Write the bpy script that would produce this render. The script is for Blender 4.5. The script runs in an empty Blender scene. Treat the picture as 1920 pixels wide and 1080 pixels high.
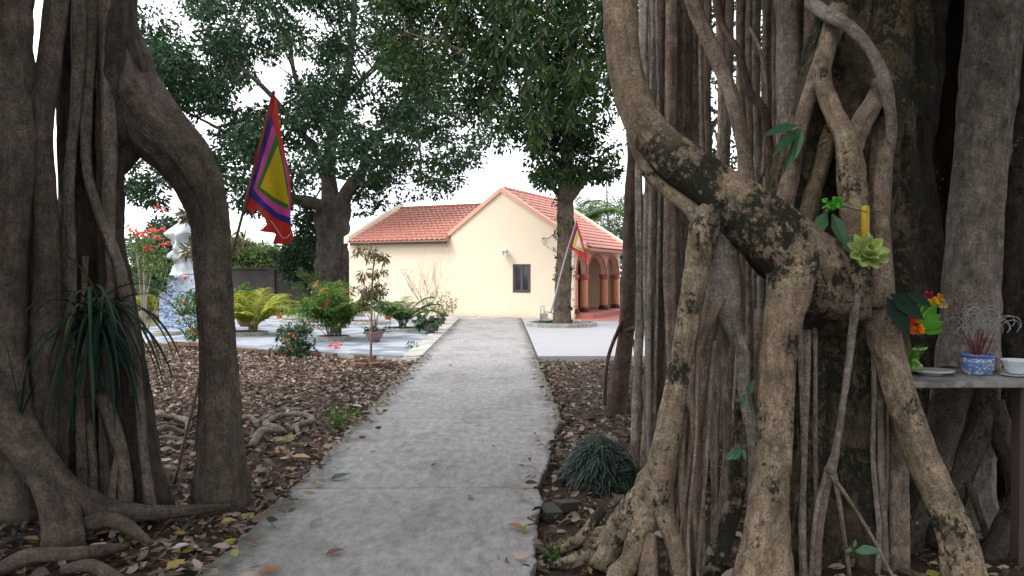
import bpy, bmesh, math, random
import numpy as np
from mathutils import Vector, Matrix, noise

scene = bpy.context.scene
# ------------------------------------------------------------------ camera
FPX = 1450.0                      # focal length in pixels of a 1920 wide picture
EYE = Vector((0.0, 0.0, 1.55))
YAW, PITCH = math.radians(0.63), math.radians(-0.99)
FWD = Vector((math.sin(YAW) * math.cos(PITCH), math.cos(YAW) * math.cos(PITCH), math.sin(PITCH)))
RGT = Vector((math.cos(YAW), -math.sin(YAW), 0.0))
UPV = RGT.cross(FWD)
cam_data = bpy.data.cameras.new("camera")
cam = bpy.data.objects.new("camera", cam_data)
scene.collection.objects.link(cam)
cam_data.sensor_width = 36.0
cam_data.lens = FPX / 1920.0 * 36.0
cam_data.clip_start = 0.05
cam_data.clip_end = 2000.0
_m = Matrix((RGT, UPV, -FWD)).transposed().to_4x4()
_m.translation = EYE
cam.matrix_world = _m
scene.camera = cam
# ------------------------------------------------------------------ sky, sun, exposure
SUN_EL, SUN_AZ = math.radians(50), math.radians(245)     # azimuth clockwise from +Y: left of the camera and a little behind
world = bpy.data.worlds.new("World")
scene.world = world
world.use_nodes = True
wn, wl = world.node_tree.nodes, world.node_tree.links
wn.clear()
sky = wn.new("ShaderNodeTexSky")
sky.sky_type = 'NISHITA'
sky.sun_disc = False
sky.sun_elevation = SUN_EL
sky.sun_rotation = SUN_AZ
sky.air_density = 1.0
sky.dust_density = 6.0
sky.ozone_density = 1.0
bw = wn.new("ShaderNodeRGBToBW")
wl.new(sky.outputs[0], bw.inputs[0])
# thick even cloud: the clear sky's light spread out and turned grey-white
cloud = wn.new("ShaderNodeTexNoise")
cloud.inputs["Scale"].default_value = 2.2
cloud.inputs["Detail"].default_value = 5
crmp = wn.new("ShaderNodeValToRGB")
crmp.color_ramp.elements[0].position, crmp.color_ramp.elements[0].color = 0.3, (11.0, 11.6, 12.6, 1)
crmp.color_ramp.elements[1].position, crmp.color_ramp.elements[1].color = 0.7, (13.6, 13.9, 14.3, 1)
wl.new(cloud.outputs[0], crmp.inputs[0])
mixs = wn.new("ShaderNodeMixRGB")
mixs.inputs[0].default_value = 0.85
wl.new(bw.outputs[0], mixs.inputs[1])
wl.new(crmp.outputs[0], mixs.inputs[2])
bg = wn.new("ShaderNodeBackground")
bg.inputs[1].default_value = 0.14
wl.new(mixs.outputs[0], bg.inputs[0])
wo = wn.new("ShaderNodeOutputWorld")
wl.new(bg.outputs[0], wo.inputs[0])
sun_data = bpy.data.lights.new("sun", 'SUN')
sun_data.energy = 1.5
sun_data.angle = math.radians(20)
sun_data.color = (1.0, 0.96, 0.9)
sun = bpy.data.objects.new("sun", sun_data)
scene.collection.objects.link(sun)
_sd = Vector((math.sin(SUN_AZ) * math.cos(SUN_EL), math.cos(SUN_AZ) * math.cos(SUN_EL), math.sin(SUN_EL)))
sun.rotation_euler = _sd.to_track_quat('Z', 'Y').to_euler()
sun.location = (0, 0, 40)
scene.view_settings.view_transform = 'Standard'
scene.view_settings.look = 'None'
scene.view_settings.exposure = 0.75
scene.view_settings.gamma = 1.0
scene.view_settings.use_curve_mapping = False
scene.cycles.max_bounces = 6
scene.cycles.diffuse_bounces = 3
scene.cycles.transparent_max_bounces = 4
scene.cycles.use_denoising = True

# ------------------------------------------------------------------ helpers
rng = np.random.default_rng(7)
random.seed(7)
COL = scene.collection
def ray(px, py):
    return FWD + RGT * ((px - 960) / FPX) + UPV * ((540 - py) / FPX)
def P(px, py, Y):
    "where the sight line through a pixel meets the upright plane y = Y"
    d = ray(px, py)
    return EYE + d * (Y / d.y)
def G(px, py, z=0.0):
    "where it meets the level plane z"
    d = ray(px, py)
    return EYE + d * ((z - EYE.z) / d.z)
def msc(Y): return Y / FPX         # metres for one pixel at distance Y

def fast_mesh(name, V, F, smooth=False):
    V = np.asarray(V, dtype=np.float32).reshape(-1, 3)
    F = np.asarray(F, dtype=np.int32)
    k = F.shape[1]
    me = bpy.data.meshes.new(name)
    me.vertices.add(len(V)); me.vertices.foreach_set("co", V.ravel())
    me.loops.add(F.size); me.loops.foreach_set("vertex_index", F.ravel())
    me.polygons.add(len(F))
    me.polygons.foreach_set("loop_start", np.arange(0, F.size, k, dtype=np.int32))
    me.polygons.foreach_set("loop_total", np.full(len(F), k, dtype=np.int32))
    me.polygons.foreach_set("use_smooth", np.full(len(F), smooth, dtype=bool))
    me.update(calc_edges=True)
    me.validate()
    return me

def thing(name, label, cat, loc=(0, 0, 0), group=None, rotz=0.0):
    o = bpy.data.objects.new(name, None)
    o.empty_display_size = 0.1
    COL.objects.link(o)
    o.location = loc
    o.rotation_euler = (0, 0, rotz)
    o["label"] = label; o["category"] = cat
    if group: o["group"] = group
    return o
def tag(o, label, cat, group=None):
    o["label"] = label; o["category"] = cat
    if group: o["group"] = group
    return o
def struct(o):
    o["kind"] = "structure"; return o
WPOS = {}
def wpos(o):
    p = Vector((0, 0, 0))
    while o is not None:
        p += Vector(o.location); o = o.parent
    return p
def link(name, me, mat, parent=None, loc=None):
    "link a mesh whose vertices are in world space; the origin goes to loc (or the parent's place)"
    o = bpy.data.objects.new(name, me)
    COL.objects.link(o)
    if mat is not None and len(me.materials) == 0: me.materials.append(mat)
    if parent is not None:
        o.parent = parent
        base = wpos(parent)
        l = Vector(loc) if loc is not None else base
        me.transform(Matrix.Translation(-l))
        o.location = l - base
    elif loc is not None:
        me.transform(Matrix.Translation(-Vector(loc)))
        o.location = loc
    return o
def mobj(name, V, F, mat, parent=None, smooth=False, loc=None):
    me = bpy.data.meshes.new(name)
    me.from_pydata([tuple(v) for v in V], [], [tuple(f) for f in F])
    if smooth:
        me.polygons.foreach_set("use_smooth", [True] * len(me.polygons))
    me.update()
    return link(name, me, mat, parent, loc)
def fobj(name, V, F, mat, parent=None, smooth=False, loc=None):
    return link(name, fast_mesh(name, V, F, smooth), mat, parent, loc)

class MB:
    "collects boxes, lathes, tubes as one mesh"
    def __init__(s): s.V = []; s.F = []
    def add(s, V, F):
        n = len(s.V); s.V += [tuple(v) for v in V]; s.F += [tuple(i + n for i in f) for f in F]; return s
    def hexa(s, c):           # 8 corners: bottom 4 ccw, top 4 ccw
        return s.add(c, [(3, 2, 1, 0), (4, 5, 6, 7), (0, 1, 5, 4), (1, 2, 6, 5), (2, 3, 7, 6), (3, 0, 4, 7)])
    def box(s, x0, x1, y0, y1, z0, z1, T=None):
        c = [(x0, y0, z0), (x1, y0, z0), (x1, y1, z0), (x0, y1, z0), (x0, y0, z1), (x1, y0, z1), (x1, y1, z1), (x0, y1, z1)]
        if T: c = [T(*p) for p in c]
        return s.hexa(c)
    def prism(s, poly, T0, T1):   # poly of 2D points, two maps to 3D
        n = len(poly)
        V = [T0(*p) for p in poly] + [T1(*p) for p in poly]
        F = [tuple(range(n - 1, -1, -1)), tuple(range(n, 2 * n))] + [(i, (i + 1) % n, n + (i + 1) % n, n + i) for i in range(n)]
        return s.add(V, F)
    def lathe(s, prof, c=(0, 0, 0), n=20, wob=None):
        V = []; F = []
        for (r, z) in prof:
            for k in range(n):
                a = 2 * math.pi * k / n
                q = r * (wob(a, z) if wob else 1)
                V.append((c[0] + q * math.cos(a), c[1] + q * math.sin(a), c[2] + z))
        m = len(prof)
        for i in range(m - 1):
            for k in range(n):
                F.append((i * n + k, i * n + (k + 1) % n, (i + 1) * n + (k + 1) % n, (i + 1) * n + k))
        F.append(tuple(range(n - 1, -1, -1))); F.append(tuple((m - 1) * n + k for k in range(n)))
        return s.add(V, F)
    def tube(s, pts, rads, n=6):
        V, F, _ = tube_geo(pts, rads, n, step=None); return s.add(V, F)
    def obj(s, name, mat, parent=None, smooth=False, loc=None, bevel=0):
        o = mobj(name, s.V, s.F, mat, parent, smooth, loc)
        if bevel:
            b = o.modifiers.new("bevel", 'BEVEL'); b.width = bevel; b.segments = 2; b.limit_method = 'ANGLE'
        return o

def catmull(pts, step):
    pts = [np.array(p, dtype=float) for p in pts]
    out = []
    n = len(pts)
    for i in range(n - 1):
        p0 = pts[max(i - 1, 0)]; p1 = pts[i]; p2 = pts[i + 1]; p3 = pts[min(i + 2, n - 1)]
        if i == 0: p0 = 2 * p1 - p2
        if i == n - 2: p3 = 2 * p2 - p1
        L = np.linalg.norm((p2 - p1)[:3])
        k = max(2, int(L / step))
        for j in range(k):
            t = j / k
            out.append(0.5 * ((2 * p1) + (-p0 + p2) * t + (2 * p0 - 5 * p1 + 4 * p2 - p3) * t * t + (-p0 + 3 * p1 - 3 * p2 + p3) * t ** 3))
    out.append(pts[-1])
    return np.array(out)

def tube_geo(pts, rads, n=10, step=0.06, amp=0.0, freq=3.0, lobes=None, seed=0.0, wrinkle=0.0, fib=0.0):
    "tapered tube round a smooth curve; lobes(v, k) may give flutes. Returns verts, faces, uv per face corner"
    if step:
        q = catmull([tuple(p) + (r,) for p, r in zip(pts, rads)], step)
    else:
        q = np.array([tuple(p) + (r,) for p, r in zip(pts, rads)], dtype=float)
    C = q[:, :3]; R = np.maximum(q[:, 3], 1e-4)
    m = len(C)
    T = np.gradient(C, axis=0); T /= np.linalg.norm(T, axis=1)[:, None] + 1e-9
    ref = np.array([0, 1, 0.01]) if abs(T[0][1]) < 0.9 else np.array([1, 0, 0.0])
    N = np.cross(T[0], ref); N /= np.linalg.norm(N)
    V = []; uv = []
    dist = 0.0
    for i in range(m):
        if i:
            dist += np.linalg.norm(C[i] - C[i - 1])
            N = N - T[i] * np.dot(N, T[i]); N /= np.linalg.norm(N) + 1e-9
        B = np.cross(T[i], N)
        for k in range(n):
            a = 2 * math.pi * k / n
            r = R[i]
            d = N * math.cos(a) + B * math.sin(a)
            if lobes: r *= lobes(a, dist)
            if fib:
                f_ = noise.noise(Vector((math.cos(a + dist * .25) * 3.2 + seed, math.sin(a + dist * .25) * 3.2, dist * .8)))
                g_ = noise.noise(Vector((math.cos(a - dist * .2) * 7 + seed, math.sin(a - dist * .2) * 7, dist * 1.6 + 9)))
                r *= 1 + fib * (.9 - 4.5 * abs(f_)) + fib * .8 * g_
            if amp:
                p = C[i] + d * r
                r *= 1 + amp * noise.noise(Vector((p[0] * freq + seed, p[1] * freq, p[2] * freq * 0.6))) + amp * .45 * noise.noise(Vector((p[0] * freq * 3.7, p[1] * freq * 3.7 + seed, p[2] * freq * 2.4)))
                if wrinkle:
                    r += wrinkle * noise.noise(Vector((math.cos(a) * 2.2 + seed, math.sin(a) * 2.2, dist * 14)))
            V.append(C[i] + d * r)
    F = []; UV = []
    rm = float(np.mean(R)) * 2 * math.pi
    ds = np.concatenate([[0], np.cumsum(np.linalg.norm(np.diff(C, axis=0), axis=1))])
    for i in range(m - 1):
        for k in range(n):
            k2 = (k + 1) % n
            F.append((i * n + k, i * n + k2, (i + 1) * n + k2, (i + 1) * n + k))
            UV += [(k / n * rm, ds[i]), ((k + 1) / n * rm, ds[i]), ((k + 1) / n * rm, ds[i + 1]), (k / n * rm, ds[i + 1])]
    F.append(tuple(range(n - 1, -1, -1))); UV += [(0, 0)] * n
    F.append(tuple((m - 1) * n + k for k in range(n))); UV += [(0, ds[-1])] * n
    return V, F, UV

def tube_obj(name, pts, rads, mat, parent=None, n=10, step=0.06, amp=0.0, freq=3.0, lobes=None, seed=0.0, wrinkle=0.0, loc=None, fib=0.0):
    V, F, UV = tube_geo(pts, rads, n, step, amp, freq, lobes, seed, wrinkle, fib)
    o = mobj(name, V, F, mat, parent, True, loc)
    l = o.data.uv_layers.new(name="uv")
    l.data.foreach_set("uv", np.array(UV, dtype=np.float32).ravel())
    return o

# ---- leaves, many at a time
def unit(a): return a / (np.linalg.norm(a, axis=-1, keepdims=True) + 1e-9)
def leaf_geo(Pn, L, W, D, N, cup=None, bend=None, hi=False):
    n = len(Pn)
    L = np.broadcast_to(L, n).astype(float); W = np.broadcast_to(W, n).astype(float)
    cup = np.broadcast_to(0.0 if cup is None else cup, n); bend = np.broadcast_to(0.0 if bend is None else bend, n)
    D = unit(D); S = unit(np.cross(D, N)); N = np.cross(S, D)
    def pt(t, s, h):
        return Pn + D * (L * t)[:, None] + S * (W * s)[:, None] + N * (L * h)[:, None]
    z = np.zeros(n); o = np.ones(n)
    if not hi:
        V = np.stack([pt(z, z, z), pt(o * .45, o * .5, cup + bend * .3), pt(o, z, bend), pt(o * .45, -o * .5, cup + bend * .3)], 1)
        F = np.arange(n * 4).reshape(n, 4)
    else:
        V = np.stack([pt(z, z, z),
                      pt(o * .32, o * .46, cup + bend * .12), pt(o * .34, z, bend * .12), pt(o * .32, -o * .46, cup + bend * .12),
                      pt(o * .7, o * .36, cup * .8 + bend * .5), pt(o * .7, z, bend * .5), pt(o * .7, -o * .36, cup * .8 + bend * .5),
                      pt(o, z, bend)], 1)
        T = np.array([[0, 1, 2], [0, 2, 3], [1, 4, 5], [1, 5, 2], [2, 5, 6], [2, 6, 3], [4, 7, 5], [5, 7, 6]])
        F = (np.arange(n)[:, None, None] * 8 + T[None]).reshape(-1, 3)
    return V.reshape(-1, 3), F
def rdir(n, zmin=-1.0, zmax=1.0):
    z = rng.uniform(zmin, zmax, n); a = rng.uniform(0, 2 * math.pi, n); r = np.sqrt(np.maximum(0, 1 - z * z))
    return np.stack([r * np.cos(a), r * np.sin(a), z], 1)
def clump_leaves(clumps, per, L, wr=0.45, flat=0.7, hi=False, droop=0.35, shell=0.5):
    "clumps: list of (centre, radius). Leaves are spread in each clump's volume, denser to its skin"
    C = np.array([c for c, r in clumps]); R = np.array([r for c, r in clumps])
    cnt = np.maximum(3, (per * (R / R.mean()) ** 2).astype(int))
    idx = np.repeat(np.arange(len(R)), cnt)
    n = len(idx)
    d = rdir(n)
    rad = R[idx] * rng.uniform(shell * 0.2, 1, n) ** 0.6
    off = d * rad[:, None]; off[:, 2] *= flat
    pos = C[idx] + off
    D = d + rdir(n) * 0.9; D[:, 2] -= droop
    N = rdir(n, 0.1, 1.0)
    Ls = L * rng.uniform(0.6, 1.25, n)
    return leaf_geo(pos, Ls, Ls * wr, D, N, cup=rng.uniform(-.02, .1, n), bend=-rng.uniform(0, .25, n), hi=hi)
def inpoly(x, y, poly):
    c = False; j = len(poly) - 1
    for i in range(len(poly)):
        xi, yi = poly[i]; xj, yj = poly[j]
        if (yi > y) != (yj > y) and x < (xj - xi) * (y - yi) / (yj - yi) + xi: c = not c
        j = i
    return c
def sample_clumps(poly, Y, dY, n, r0, r1):
    xs = [p[0] for p in poly]; ys = [p[1] for p in poly]; out = []
    while len(out) < n:
        x = random.uniform(min(xs), max(xs)); y = random.uniform(min(ys), max(ys))
        if inpoly(x, y, poly):
            yy = Y + random.uniform(-dY, dY)
            out.append((tuple(P(x, y, yy)), random.uniform(r0, r1)))
    return out
def straps(bases, dirs, L, W, droop, seg=6):
    "long narrow leaves that arch over; one ribbon with a folded midrib each"
    V = []; F = []
    for b, d, l, w, dr in zip(bases, dirs, L, W, droop):
        b = np.array(b, float); d = np.array(d, float); d /= np.linalg.norm(d)
        s = np.cross(d, [0, 0, 1.0]); ln = np.linalg.norm(s); s = s / ln if ln > 1e-3 else np.array([1.0, 0, 0])
        n0 = len(V); p = b.copy(); dd = d.copy()
        for i in range(seg + 1):
            t = i / seg
            ww = w * (0.55 + 0.9 * t if t < 0.4 else 0.91 * (1 - ((t - 0.4) / 0.6) ** 1.6)) * 0.5 + 0.0006
            up = np.cross(s, dd)
            V += [p - s * ww + up * ww * .35, p, p + s * ww + up * ww * .35]
            dd = dd + np.array([0, 0, -dr / seg]); dd /= np.linalg.norm(dd)
            p = p + dd * l / seg
        for i in range(seg):
            a = n0 + i * 3
            F += [(a, a + 1, a + 4, a + 3), (a + 1, a + 2, a + 5, a + 4)]
    return V, F

# ------------------------------------------------------------------ materials
class NT:
    def __init__(s, name):
        s.m = bpy.data.materials.new(name); s.m.use_nodes = True
        s.n = s.m.node_tree.nodes; s.l = s.m.node_tree.links
        s.b = s.n["Principled BSDF"]; s.out = s.n["Material Output"]
        s.geo = None
    def pos(s):
        if s.geo is None: s.geo = s.n.new("ShaderNodeNewGeometry")
        return s.geo.outputs["Position"]
    def island(s):
        s.pos(); return s.geo.outputs["Random Per Island"]
    def uv(s):
        t = s.n.new("ShaderNodeTexCoord"); return t.outputs["UV"]
    def objc(s):
        t = s.n.new("ShaderNodeTexCoord"); return t.outputs["Object"]
    def map(s, src, sc=(1, 1, 1), rot=(0, 0, 0), loc=(0, 0, 0)):
        t = s.n.new("ShaderNodeMapping"); t.inputs["Scale"].default_value = sc; t.inputs["Rotation"].default_value = rot
        t.inputs["Location"].default_value = loc
        s.l.new(src, t.inputs[0]); return t.outputs[0]
    def noise(s, src, scale, detail=4, rough=0.55, dist=0.0):
        t = s.n.new("ShaderNodeTexNoise"); t.inputs["Scale"].default_value = scale; t.inputs["Detail"].default_value = detail
        t.inputs["Roughness"].default_value = rough; t.inputs["Distortion"].default_value = dist
        s.l.new(src, t.inputs["Vector"]); return t.outputs[0]
    def voro(s, src, scale, feat='F1', rnd=1.0):
        t = s.n.new("ShaderNodeTexVoronoi"); t.feature = feat; t.inputs["Scale"].default_value = scale
        t.inputs["Randomness"].default_value = rnd
        s.l.new(src, t.inputs["Vector"]); return t
    def ramp(s, src, stops, interp='LINEAR'):
        t = s.n.new("ShaderNodeValToRGB"); e = t.color_ramp.elements; t.color_ramp.interpolation = interp
        while len(e) < len(stops): e.new(0.5)
        for el, (p, c) in zip(e, stops):
            el.position = p; el.color = (c, c, c, 1) if isinstance(c, (int, float)) else tuple(c) + (1,)
        s.l.new(src, t.inputs[0]); return t.outputs[0]
    def mix(s, f, a, b, mode='MIX'):
        t = s.n.new("ShaderNodeMixRGB"); t.blend_type = mode
        for i, v in ((0, f), (1, a), (2, b)):
            if isinstance(v, bpy.types.NodeSocket): s.l.new(v, t.inputs[i])
            elif i == 0: t.inputs[0].default_value = v
            else: t.inputs[i].default_value = (v, v, v, 1) if isinstance(v, (int, float)) else tuple(v) + (1,)
        return t.outputs[0]
    def math(s, op, a, b=0.0):
        t = s.n.new("ShaderNodeMath"); t.operation = op
        for i, v in ((0, a), (1, b)):
            if isinstance(v, bpy.types.NodeSocket): s.l.new(v, t.inputs[i])
            else: t.inputs[i].default_value = v
        return t.outputs[0]
    def bump(s, h, strength=0.5, dist=0.01, prev=None):
        t = s.n.new("ShaderNodeBump"); t.inputs["Strength"].default_value = strength; t.inputs["Distance"].default_value = dist
        s.l.new(h, t.inputs["Height"])
        if prev is not None: s.l.new(prev, t.inputs["Normal"])
        s.l.new(t.outputs[0], s.b.inputs["Normal"]); return t.outputs[0]
    def base(s, c):
        if isinstance(c, bpy.types.NodeSocket): s.l.new(c, s.b.inputs["Base Color"])
        else: s.b.inputs["Base Color"].default_value = tuple(c) + (1,)
        return s
    def rough(s, r, spec=0.3):
        if isinstance(r, bpy.types.NodeSocket): s.l.new(r, s.b.inputs["Roughness"])
        else: s.b.inputs["Roughness"].default_value = r
        s.b.inputs["Specular IOR Level"].default_value = spec; return s

def plain(name, c, rough=0.6, var=0.15, scale=8.0, bump=0.0, spec=0.3, metal=0.0, bscale=60):
    t = NT(name); nz = t.noise(t.pos(), scale, 5)
    t.base(t.mix(nz, [x * (1 - var) for x in c], [min(1, x * (1 + var)) for x in c])); t.rough(rough, spec)
    t.b.inputs["Metallic"].default_value = metal
    if bump: t.bump(t.noise(t.pos(), bscale, 4), bump, 0.01)
    return t.m
def leafmat(name, stops, rough=0.5, trans=0.35, spec=0.3):
    "per leaf colour, a little light passing through"
    t = NT(name)
    c = t.ramp(t.island(), stops)
    c = t.mix(0.35, c, t.mix(t.noise(t.pos(), 1.2, 3), 0.25, 0.9), 'OVERLAY')
    t.base(c); t.rough(rough, spec)
    if trans:
        tr = t.n.new("ShaderNodeBsdfTranslucent"); ms = t.n.new("ShaderNodeMixShader"); ms.inputs[0].default_value = trans
        t.l.new(t.mix(1.0, c, (1.0, 1.0, 0.55), 'MULTIPLY'), tr.inputs[0])
        t.l.new(t.b.outputs[0], ms.inputs[1]); t.l.new(tr.outputs[0], ms.inputs[2]); t.l.new(ms.outputs[0], t.out.inputs[0])
    return t.m
def bark(name, a, b, moss=0.0, lichen=0.0, uv=True, mossc=(0.014, 0.016, 0.010), green=0.0, furrow=1.0, mscale=2.6, scar=0.5, lsize=17, mossz=None):
    t = NT(name)
    p = t.pos()
    big = t.noise(p, 2.6, 6, 0.65)
    c = t.mix(t.ramp(big, [(0.34, 0.0), (0.66, 1.0)]), a, b)
    src = t.map(t.uv(), (26, 4.5, 1)) if uv else t.map(p, (24, 24, 4.0))
    streak = t.noise(src, 1.0, 7, 0.7, 0.6)
    st2 = t.ramp(streak, [(0.36, 0.25), (0.5, 0.5), (0.66, 0.75)])
    c = t.mix(0.45, c, st2, 'OVERLAY')
    src2 = t.map(t.uv(), (5, 42, 1)) if uv else t.map(p, (6, 6, 42))
    ring = t.noise(src2, 1.0, 4, 0.65, 0.8)
    grain = t.noise(p, 70, 7, 0.75)
    c = t.mix(0.6, c, t.ramp(grain, [(0.36, 0.15), (0.64, 0.88)]), 'OVERLAY')
    blot = t.noise(t.map(p, loc=(2, 2, 9)), 11, 7, 0.7, 0.3)
    c = t.mix(0.55, c, t.ramp(blot, [(0.34, 0.15), (0.64, 0.82)]), 'OVERLAY')
    pit = t.voro(t.map(p, (1, 1, 2.2)), 34)
    pm = t.math('MULTIPLY', t.ramp(pit.outputs["Distance"], [(0.10, 0.7), (0.2, 0.0)]), t.ramp(t.noise(p, 6, 3), [(0.5, 0.0), (0.6, 1.0)]))
    c = t.mix(pm, c, [x * .25 for x in a])
    # dark scars and damp stains of the bark
    sc = t.ramp(t.noise(t.map(p, (1, 1, .6), loc=(5, 1, 8)), 7.5, 8, 0.78), [(0.54, 0.0), (0.66, scar)])
    c = t.mix(sc, c, [x * .32 for x in a])
    if green:
        g = t.ramp(t.noise(t.map(p, (1, 1, 1), loc=(7, 3, 1)), 3.5, 8, 0.75), [(0.48, 0.0), (0.66, green)])
        c = t.mix(g, c, (0.05, 0.052, 0.02))
    h = t.math('ADD', t.math('MULTIPLY', streak, 1.1 * furrow), t.math('ADD', t.math('ADD', t.math('MULTIPLY', ring, 0.4), t.math('MULTIPLY', blot, 0.8)), t.math('MULTIPLY', grain, 0.4)))
    if moss:
        fine = t.noise(t.map(p, (1, 1, .75)), 30, 9, 0.8)
        m = t.math('ADD', t.math('MULTIPLY', t.noise(p, mscale, 5, 0.6, 0.4), 0.5), t.math('MULTIPLY', fine, 0.5))
        lo = 0.585 - 0.13 * moss
        mk = t.ramp(m, [(lo, 0.0), (lo + 0.03, 0.96)])
        if mossz:       # the moss stops where the limb dries out
            sz = t.n.new('ShaderNodeSeparateXYZ'); t.l.new(p, sz.inputs[0])
            hz = t.math('ADD', sz.outputs[2], t.math('MULTIPLY', t.noise(p, 9, 6, .75), .5))
            mk = t.math('MULTIPLY', mk, t.ramp(t.math('MULTIPLY', hz, .25), [((mossz + .1) * .25, 1.0), ((mossz + .35) * .25, 0.0)]))
        c = t.mix(mk, c, t.mix(fine, mossc, [x * 2.6 for x in mossc]))
        h = t.math('ADD', h, t.math('MULTIPLY', mk, 0.35))
    if lichen:
        v = t.voro(p, lsize); l1 = t.ramp(t.math('ADD', v.outputs["Distance"], t.math('MULTIPLY', t.noise(p, 40, 6, .7), 0.5)), [(0.42, 1.0), (0.50, 0.0)])
        msk = t.ramp(t.noise(t.map(p, loc=(3, 9, 4)), 2.6, 4), [(0.62 - 0.14 * lichen, 0.0), (0.68 - 0.12 * lichen, 1.0)])
        c = t.mix(t.math('MULTIPLY', t.math('MULTIPLY', l1, msk), 0.7), c, (0.40, 0.42, 0.385))
    t.base(c); t.rough(0.85, 0.2)
    t.bump(h, 0.9, 0.03)
    return t.m

# ---- shared materials
M = {}
def creammat():
    t = NT('cream_render'); p = t.pos()
    c = t.mix(t.noise(p, 1.3, 6, .65), (0.74, 0.605, 0.455), (0.77, 0.645, 0.50))
    sx = t.n.new("ShaderNodeSeparateXYZ"); t.l.new(p, sx.inputs[0])
    # splash dirt along the foot and thin rain streaks
    d = t.ramp(t.math('ADD', sx.outputs[2], t.math('MULTIPLY', t.noise(p, 2.2, 7, .75), .5)), [(0.22, 0.6), (0.46, 0.0)])
    c = t.mix(d, c, (0.50, 0.42, 0.31))
    k = t.ramp(t.noise(t.map(p, (5, 5, .22)), 1.0, 6, .7), [(0.60, 0.0), (0.78, 0.28)])
    c = t.mix(k, c, (0.55, 0.46, 0.34))
    t.base(c); t.rough(.85, .2); t.bump(t.noise(p, 60, 5), .12, .01); return t.m
M['cream'] = creammat()
M['cream_trim'] = plain('cream_trim', (0.80, 0.70, 0.56), 0.8, 0.06, 3)
M['salmon'] = plain('salmon_trim', (0.66, 0.37, 0.26), 0.75, 0.08, 5)
M['maroon'] = plain('maroon_base', (0.10, 0.03, 0.035), 0.4, 0.2, 6)
M['column'] = plain('column_orange', (0.56, 0.25, 0.145), 0.5, 0.15, 14)
M['magenta'] = plain('arch_moulding', (0.46, 0.11, 0.12), 0.55, 0.12, 8)
M['redfloor'] = plain('red_floor', (0.42, 0.15, 0.12), 0.55, 0.12, 1.5)
M['darkwood'] = plain('dark_wood', (0.035, 0.025, 0.022), 0.5, 0.3, 12)
M['winframe'] = plain('window_frame_paint', (0.085, 0.06, 0.06), 0.5, 0.1, 12)
M['eave_strip'] = plain('eave_strip_dark', (0.05, 0.035, 0.03), 0.5, 0.2, 6)
M['steel'] = plain('galvanised_steel', (0.42, 0.43, 0.44), 0.4, 0.15, 20, metal=0.7)
M['white_pl'] = plain('white_plastic', (0.75, 0.75, 0.74), 0.4, 0.05)
M['cable'] = plain('black_cable', (0.03, 0.03, 0.03), 0.6, 0.1)
def glassmat():
    t = NT('dark_window_glass'); t.base((0.02, 0.025, 0.03)).rough(0.06, 0.6); return t.m
M['glass'] = glassmat()
def concrete(name, a, b, stain, sc=1.3, lo=0.45, edge=None, bump=0.35):
    t = NT(name); p = t.pos()
    c = t.mix(t.ramp(t.noise(p, sc * 0.6, 5, 0.6), [(0.35, 0.0), (0.65, 1.0)]), a, b)
    st = t.ramp(t.noise(t.map(p, (1.0, 0.55, 1)), sc, 9, 0.72, 0.5), [(lo, 0.0), (lo + 0.07, 0.6), (lo + 0.22, 0.8)])
    c = t.mix(st, c, stain)
    c = t.mix(0.6, c, t.ramp(t.noise(t.map(p, (1, 0.5, 1)), 14, 8, 0.7), [(0.34, 0.28), (0.66, 0.72)]), 'OVERLAY')
    c = t.mix(t.ramp(t.noise(t.map(p, loc=(4, 4, 0)), 5.0, 8, 0.74), [(0.55, 0.0), (0.68, 0.4)]), c, [x * .8 for x in stain])
    sp = t.ramp(t.noise(p, 130, 3, 0.6), [(0.62, 0.0), (0.7, 0.5)])
    c = t.mix(sp, c, [x * 0.35 for x in stain])
    if edge:
        sx = t.n.new("ShaderNodeSeparateXYZ"); t.l.new(p, sx.inputs[0])
        wob = t.math('MULTIPLY', t.math('SUBTRACT', t.noise(p, 3.2, 7, 0.75), 0.5), 0.9)
        xl = t.math('ADD', sx.outputs[0], wob)
        e1 = t.ramp(t.math('MULTIPLY', t.math('SUBTRACT', xl, edge[0]), 1.5), [(0.0, 0.92), (0.2, 0.6), (0.5, 0.0)])
        c = t.mix(e1, c, (0.065, 0.066, 0.045))
        xr = t.math('ADD', t.math('MULTIPLY', sx.outputs[0], -1.0), wob)
        e2 = t.ramp(t.math('MULTIPLY', t.math('SUBTRACT', xr, -edge[1]), 1.6), [(0.0, 0.8), (0.3, 0.0)])
        c = t.mix(e2, c, (0.09, 0.085, 0.06))
    t.base(c); t.rough(0.85, 0.25)
    h = t.math('ADD', t.noise(t.map(p, (1, 0.5, 1)), 22, 7, 0.68), t.math('MULTIPLY', t.noise(p, 5, 4), 0.7))
    t.bump(h, bump, 0.03)
    return t.m
M['path'] = concrete('path_concrete', (0.285, 0.268, 0.265), (0.315, 0.297, 0.296), (0.205, 0.194, 0.18), 1.5, 0.51, edge=(-1.62, 0.60), bump=0.6)
def yardmat():
    t = NT('yard_concrete'); p = t.pos()
    c = t.mix(t.noise(p, .7, 6, .6), (0.31, 0.305, 0.32), (0.36, 0.355, 0.37))
    c = t.mix(t.ramp(t.noise(t.map(p, (1, 2.5, 1)), 1.6, 8, .7), [(0.52, 0.0), (0.7, 0.5)]), c, (0.26, 0.255, 0.26))
    t.base(c); t.rough(.8, .25); t.bump(t.noise(p, 9, 5), .15, .01); return t.m
M['yard'] = yardmat()
M['kerb'] = concrete('kerb_concrete', (0.40, 0.38, 0.36), (0.46, 0.44, 0.42), (0.27, 0.26, 0.23), 1.6, 0.45)
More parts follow.
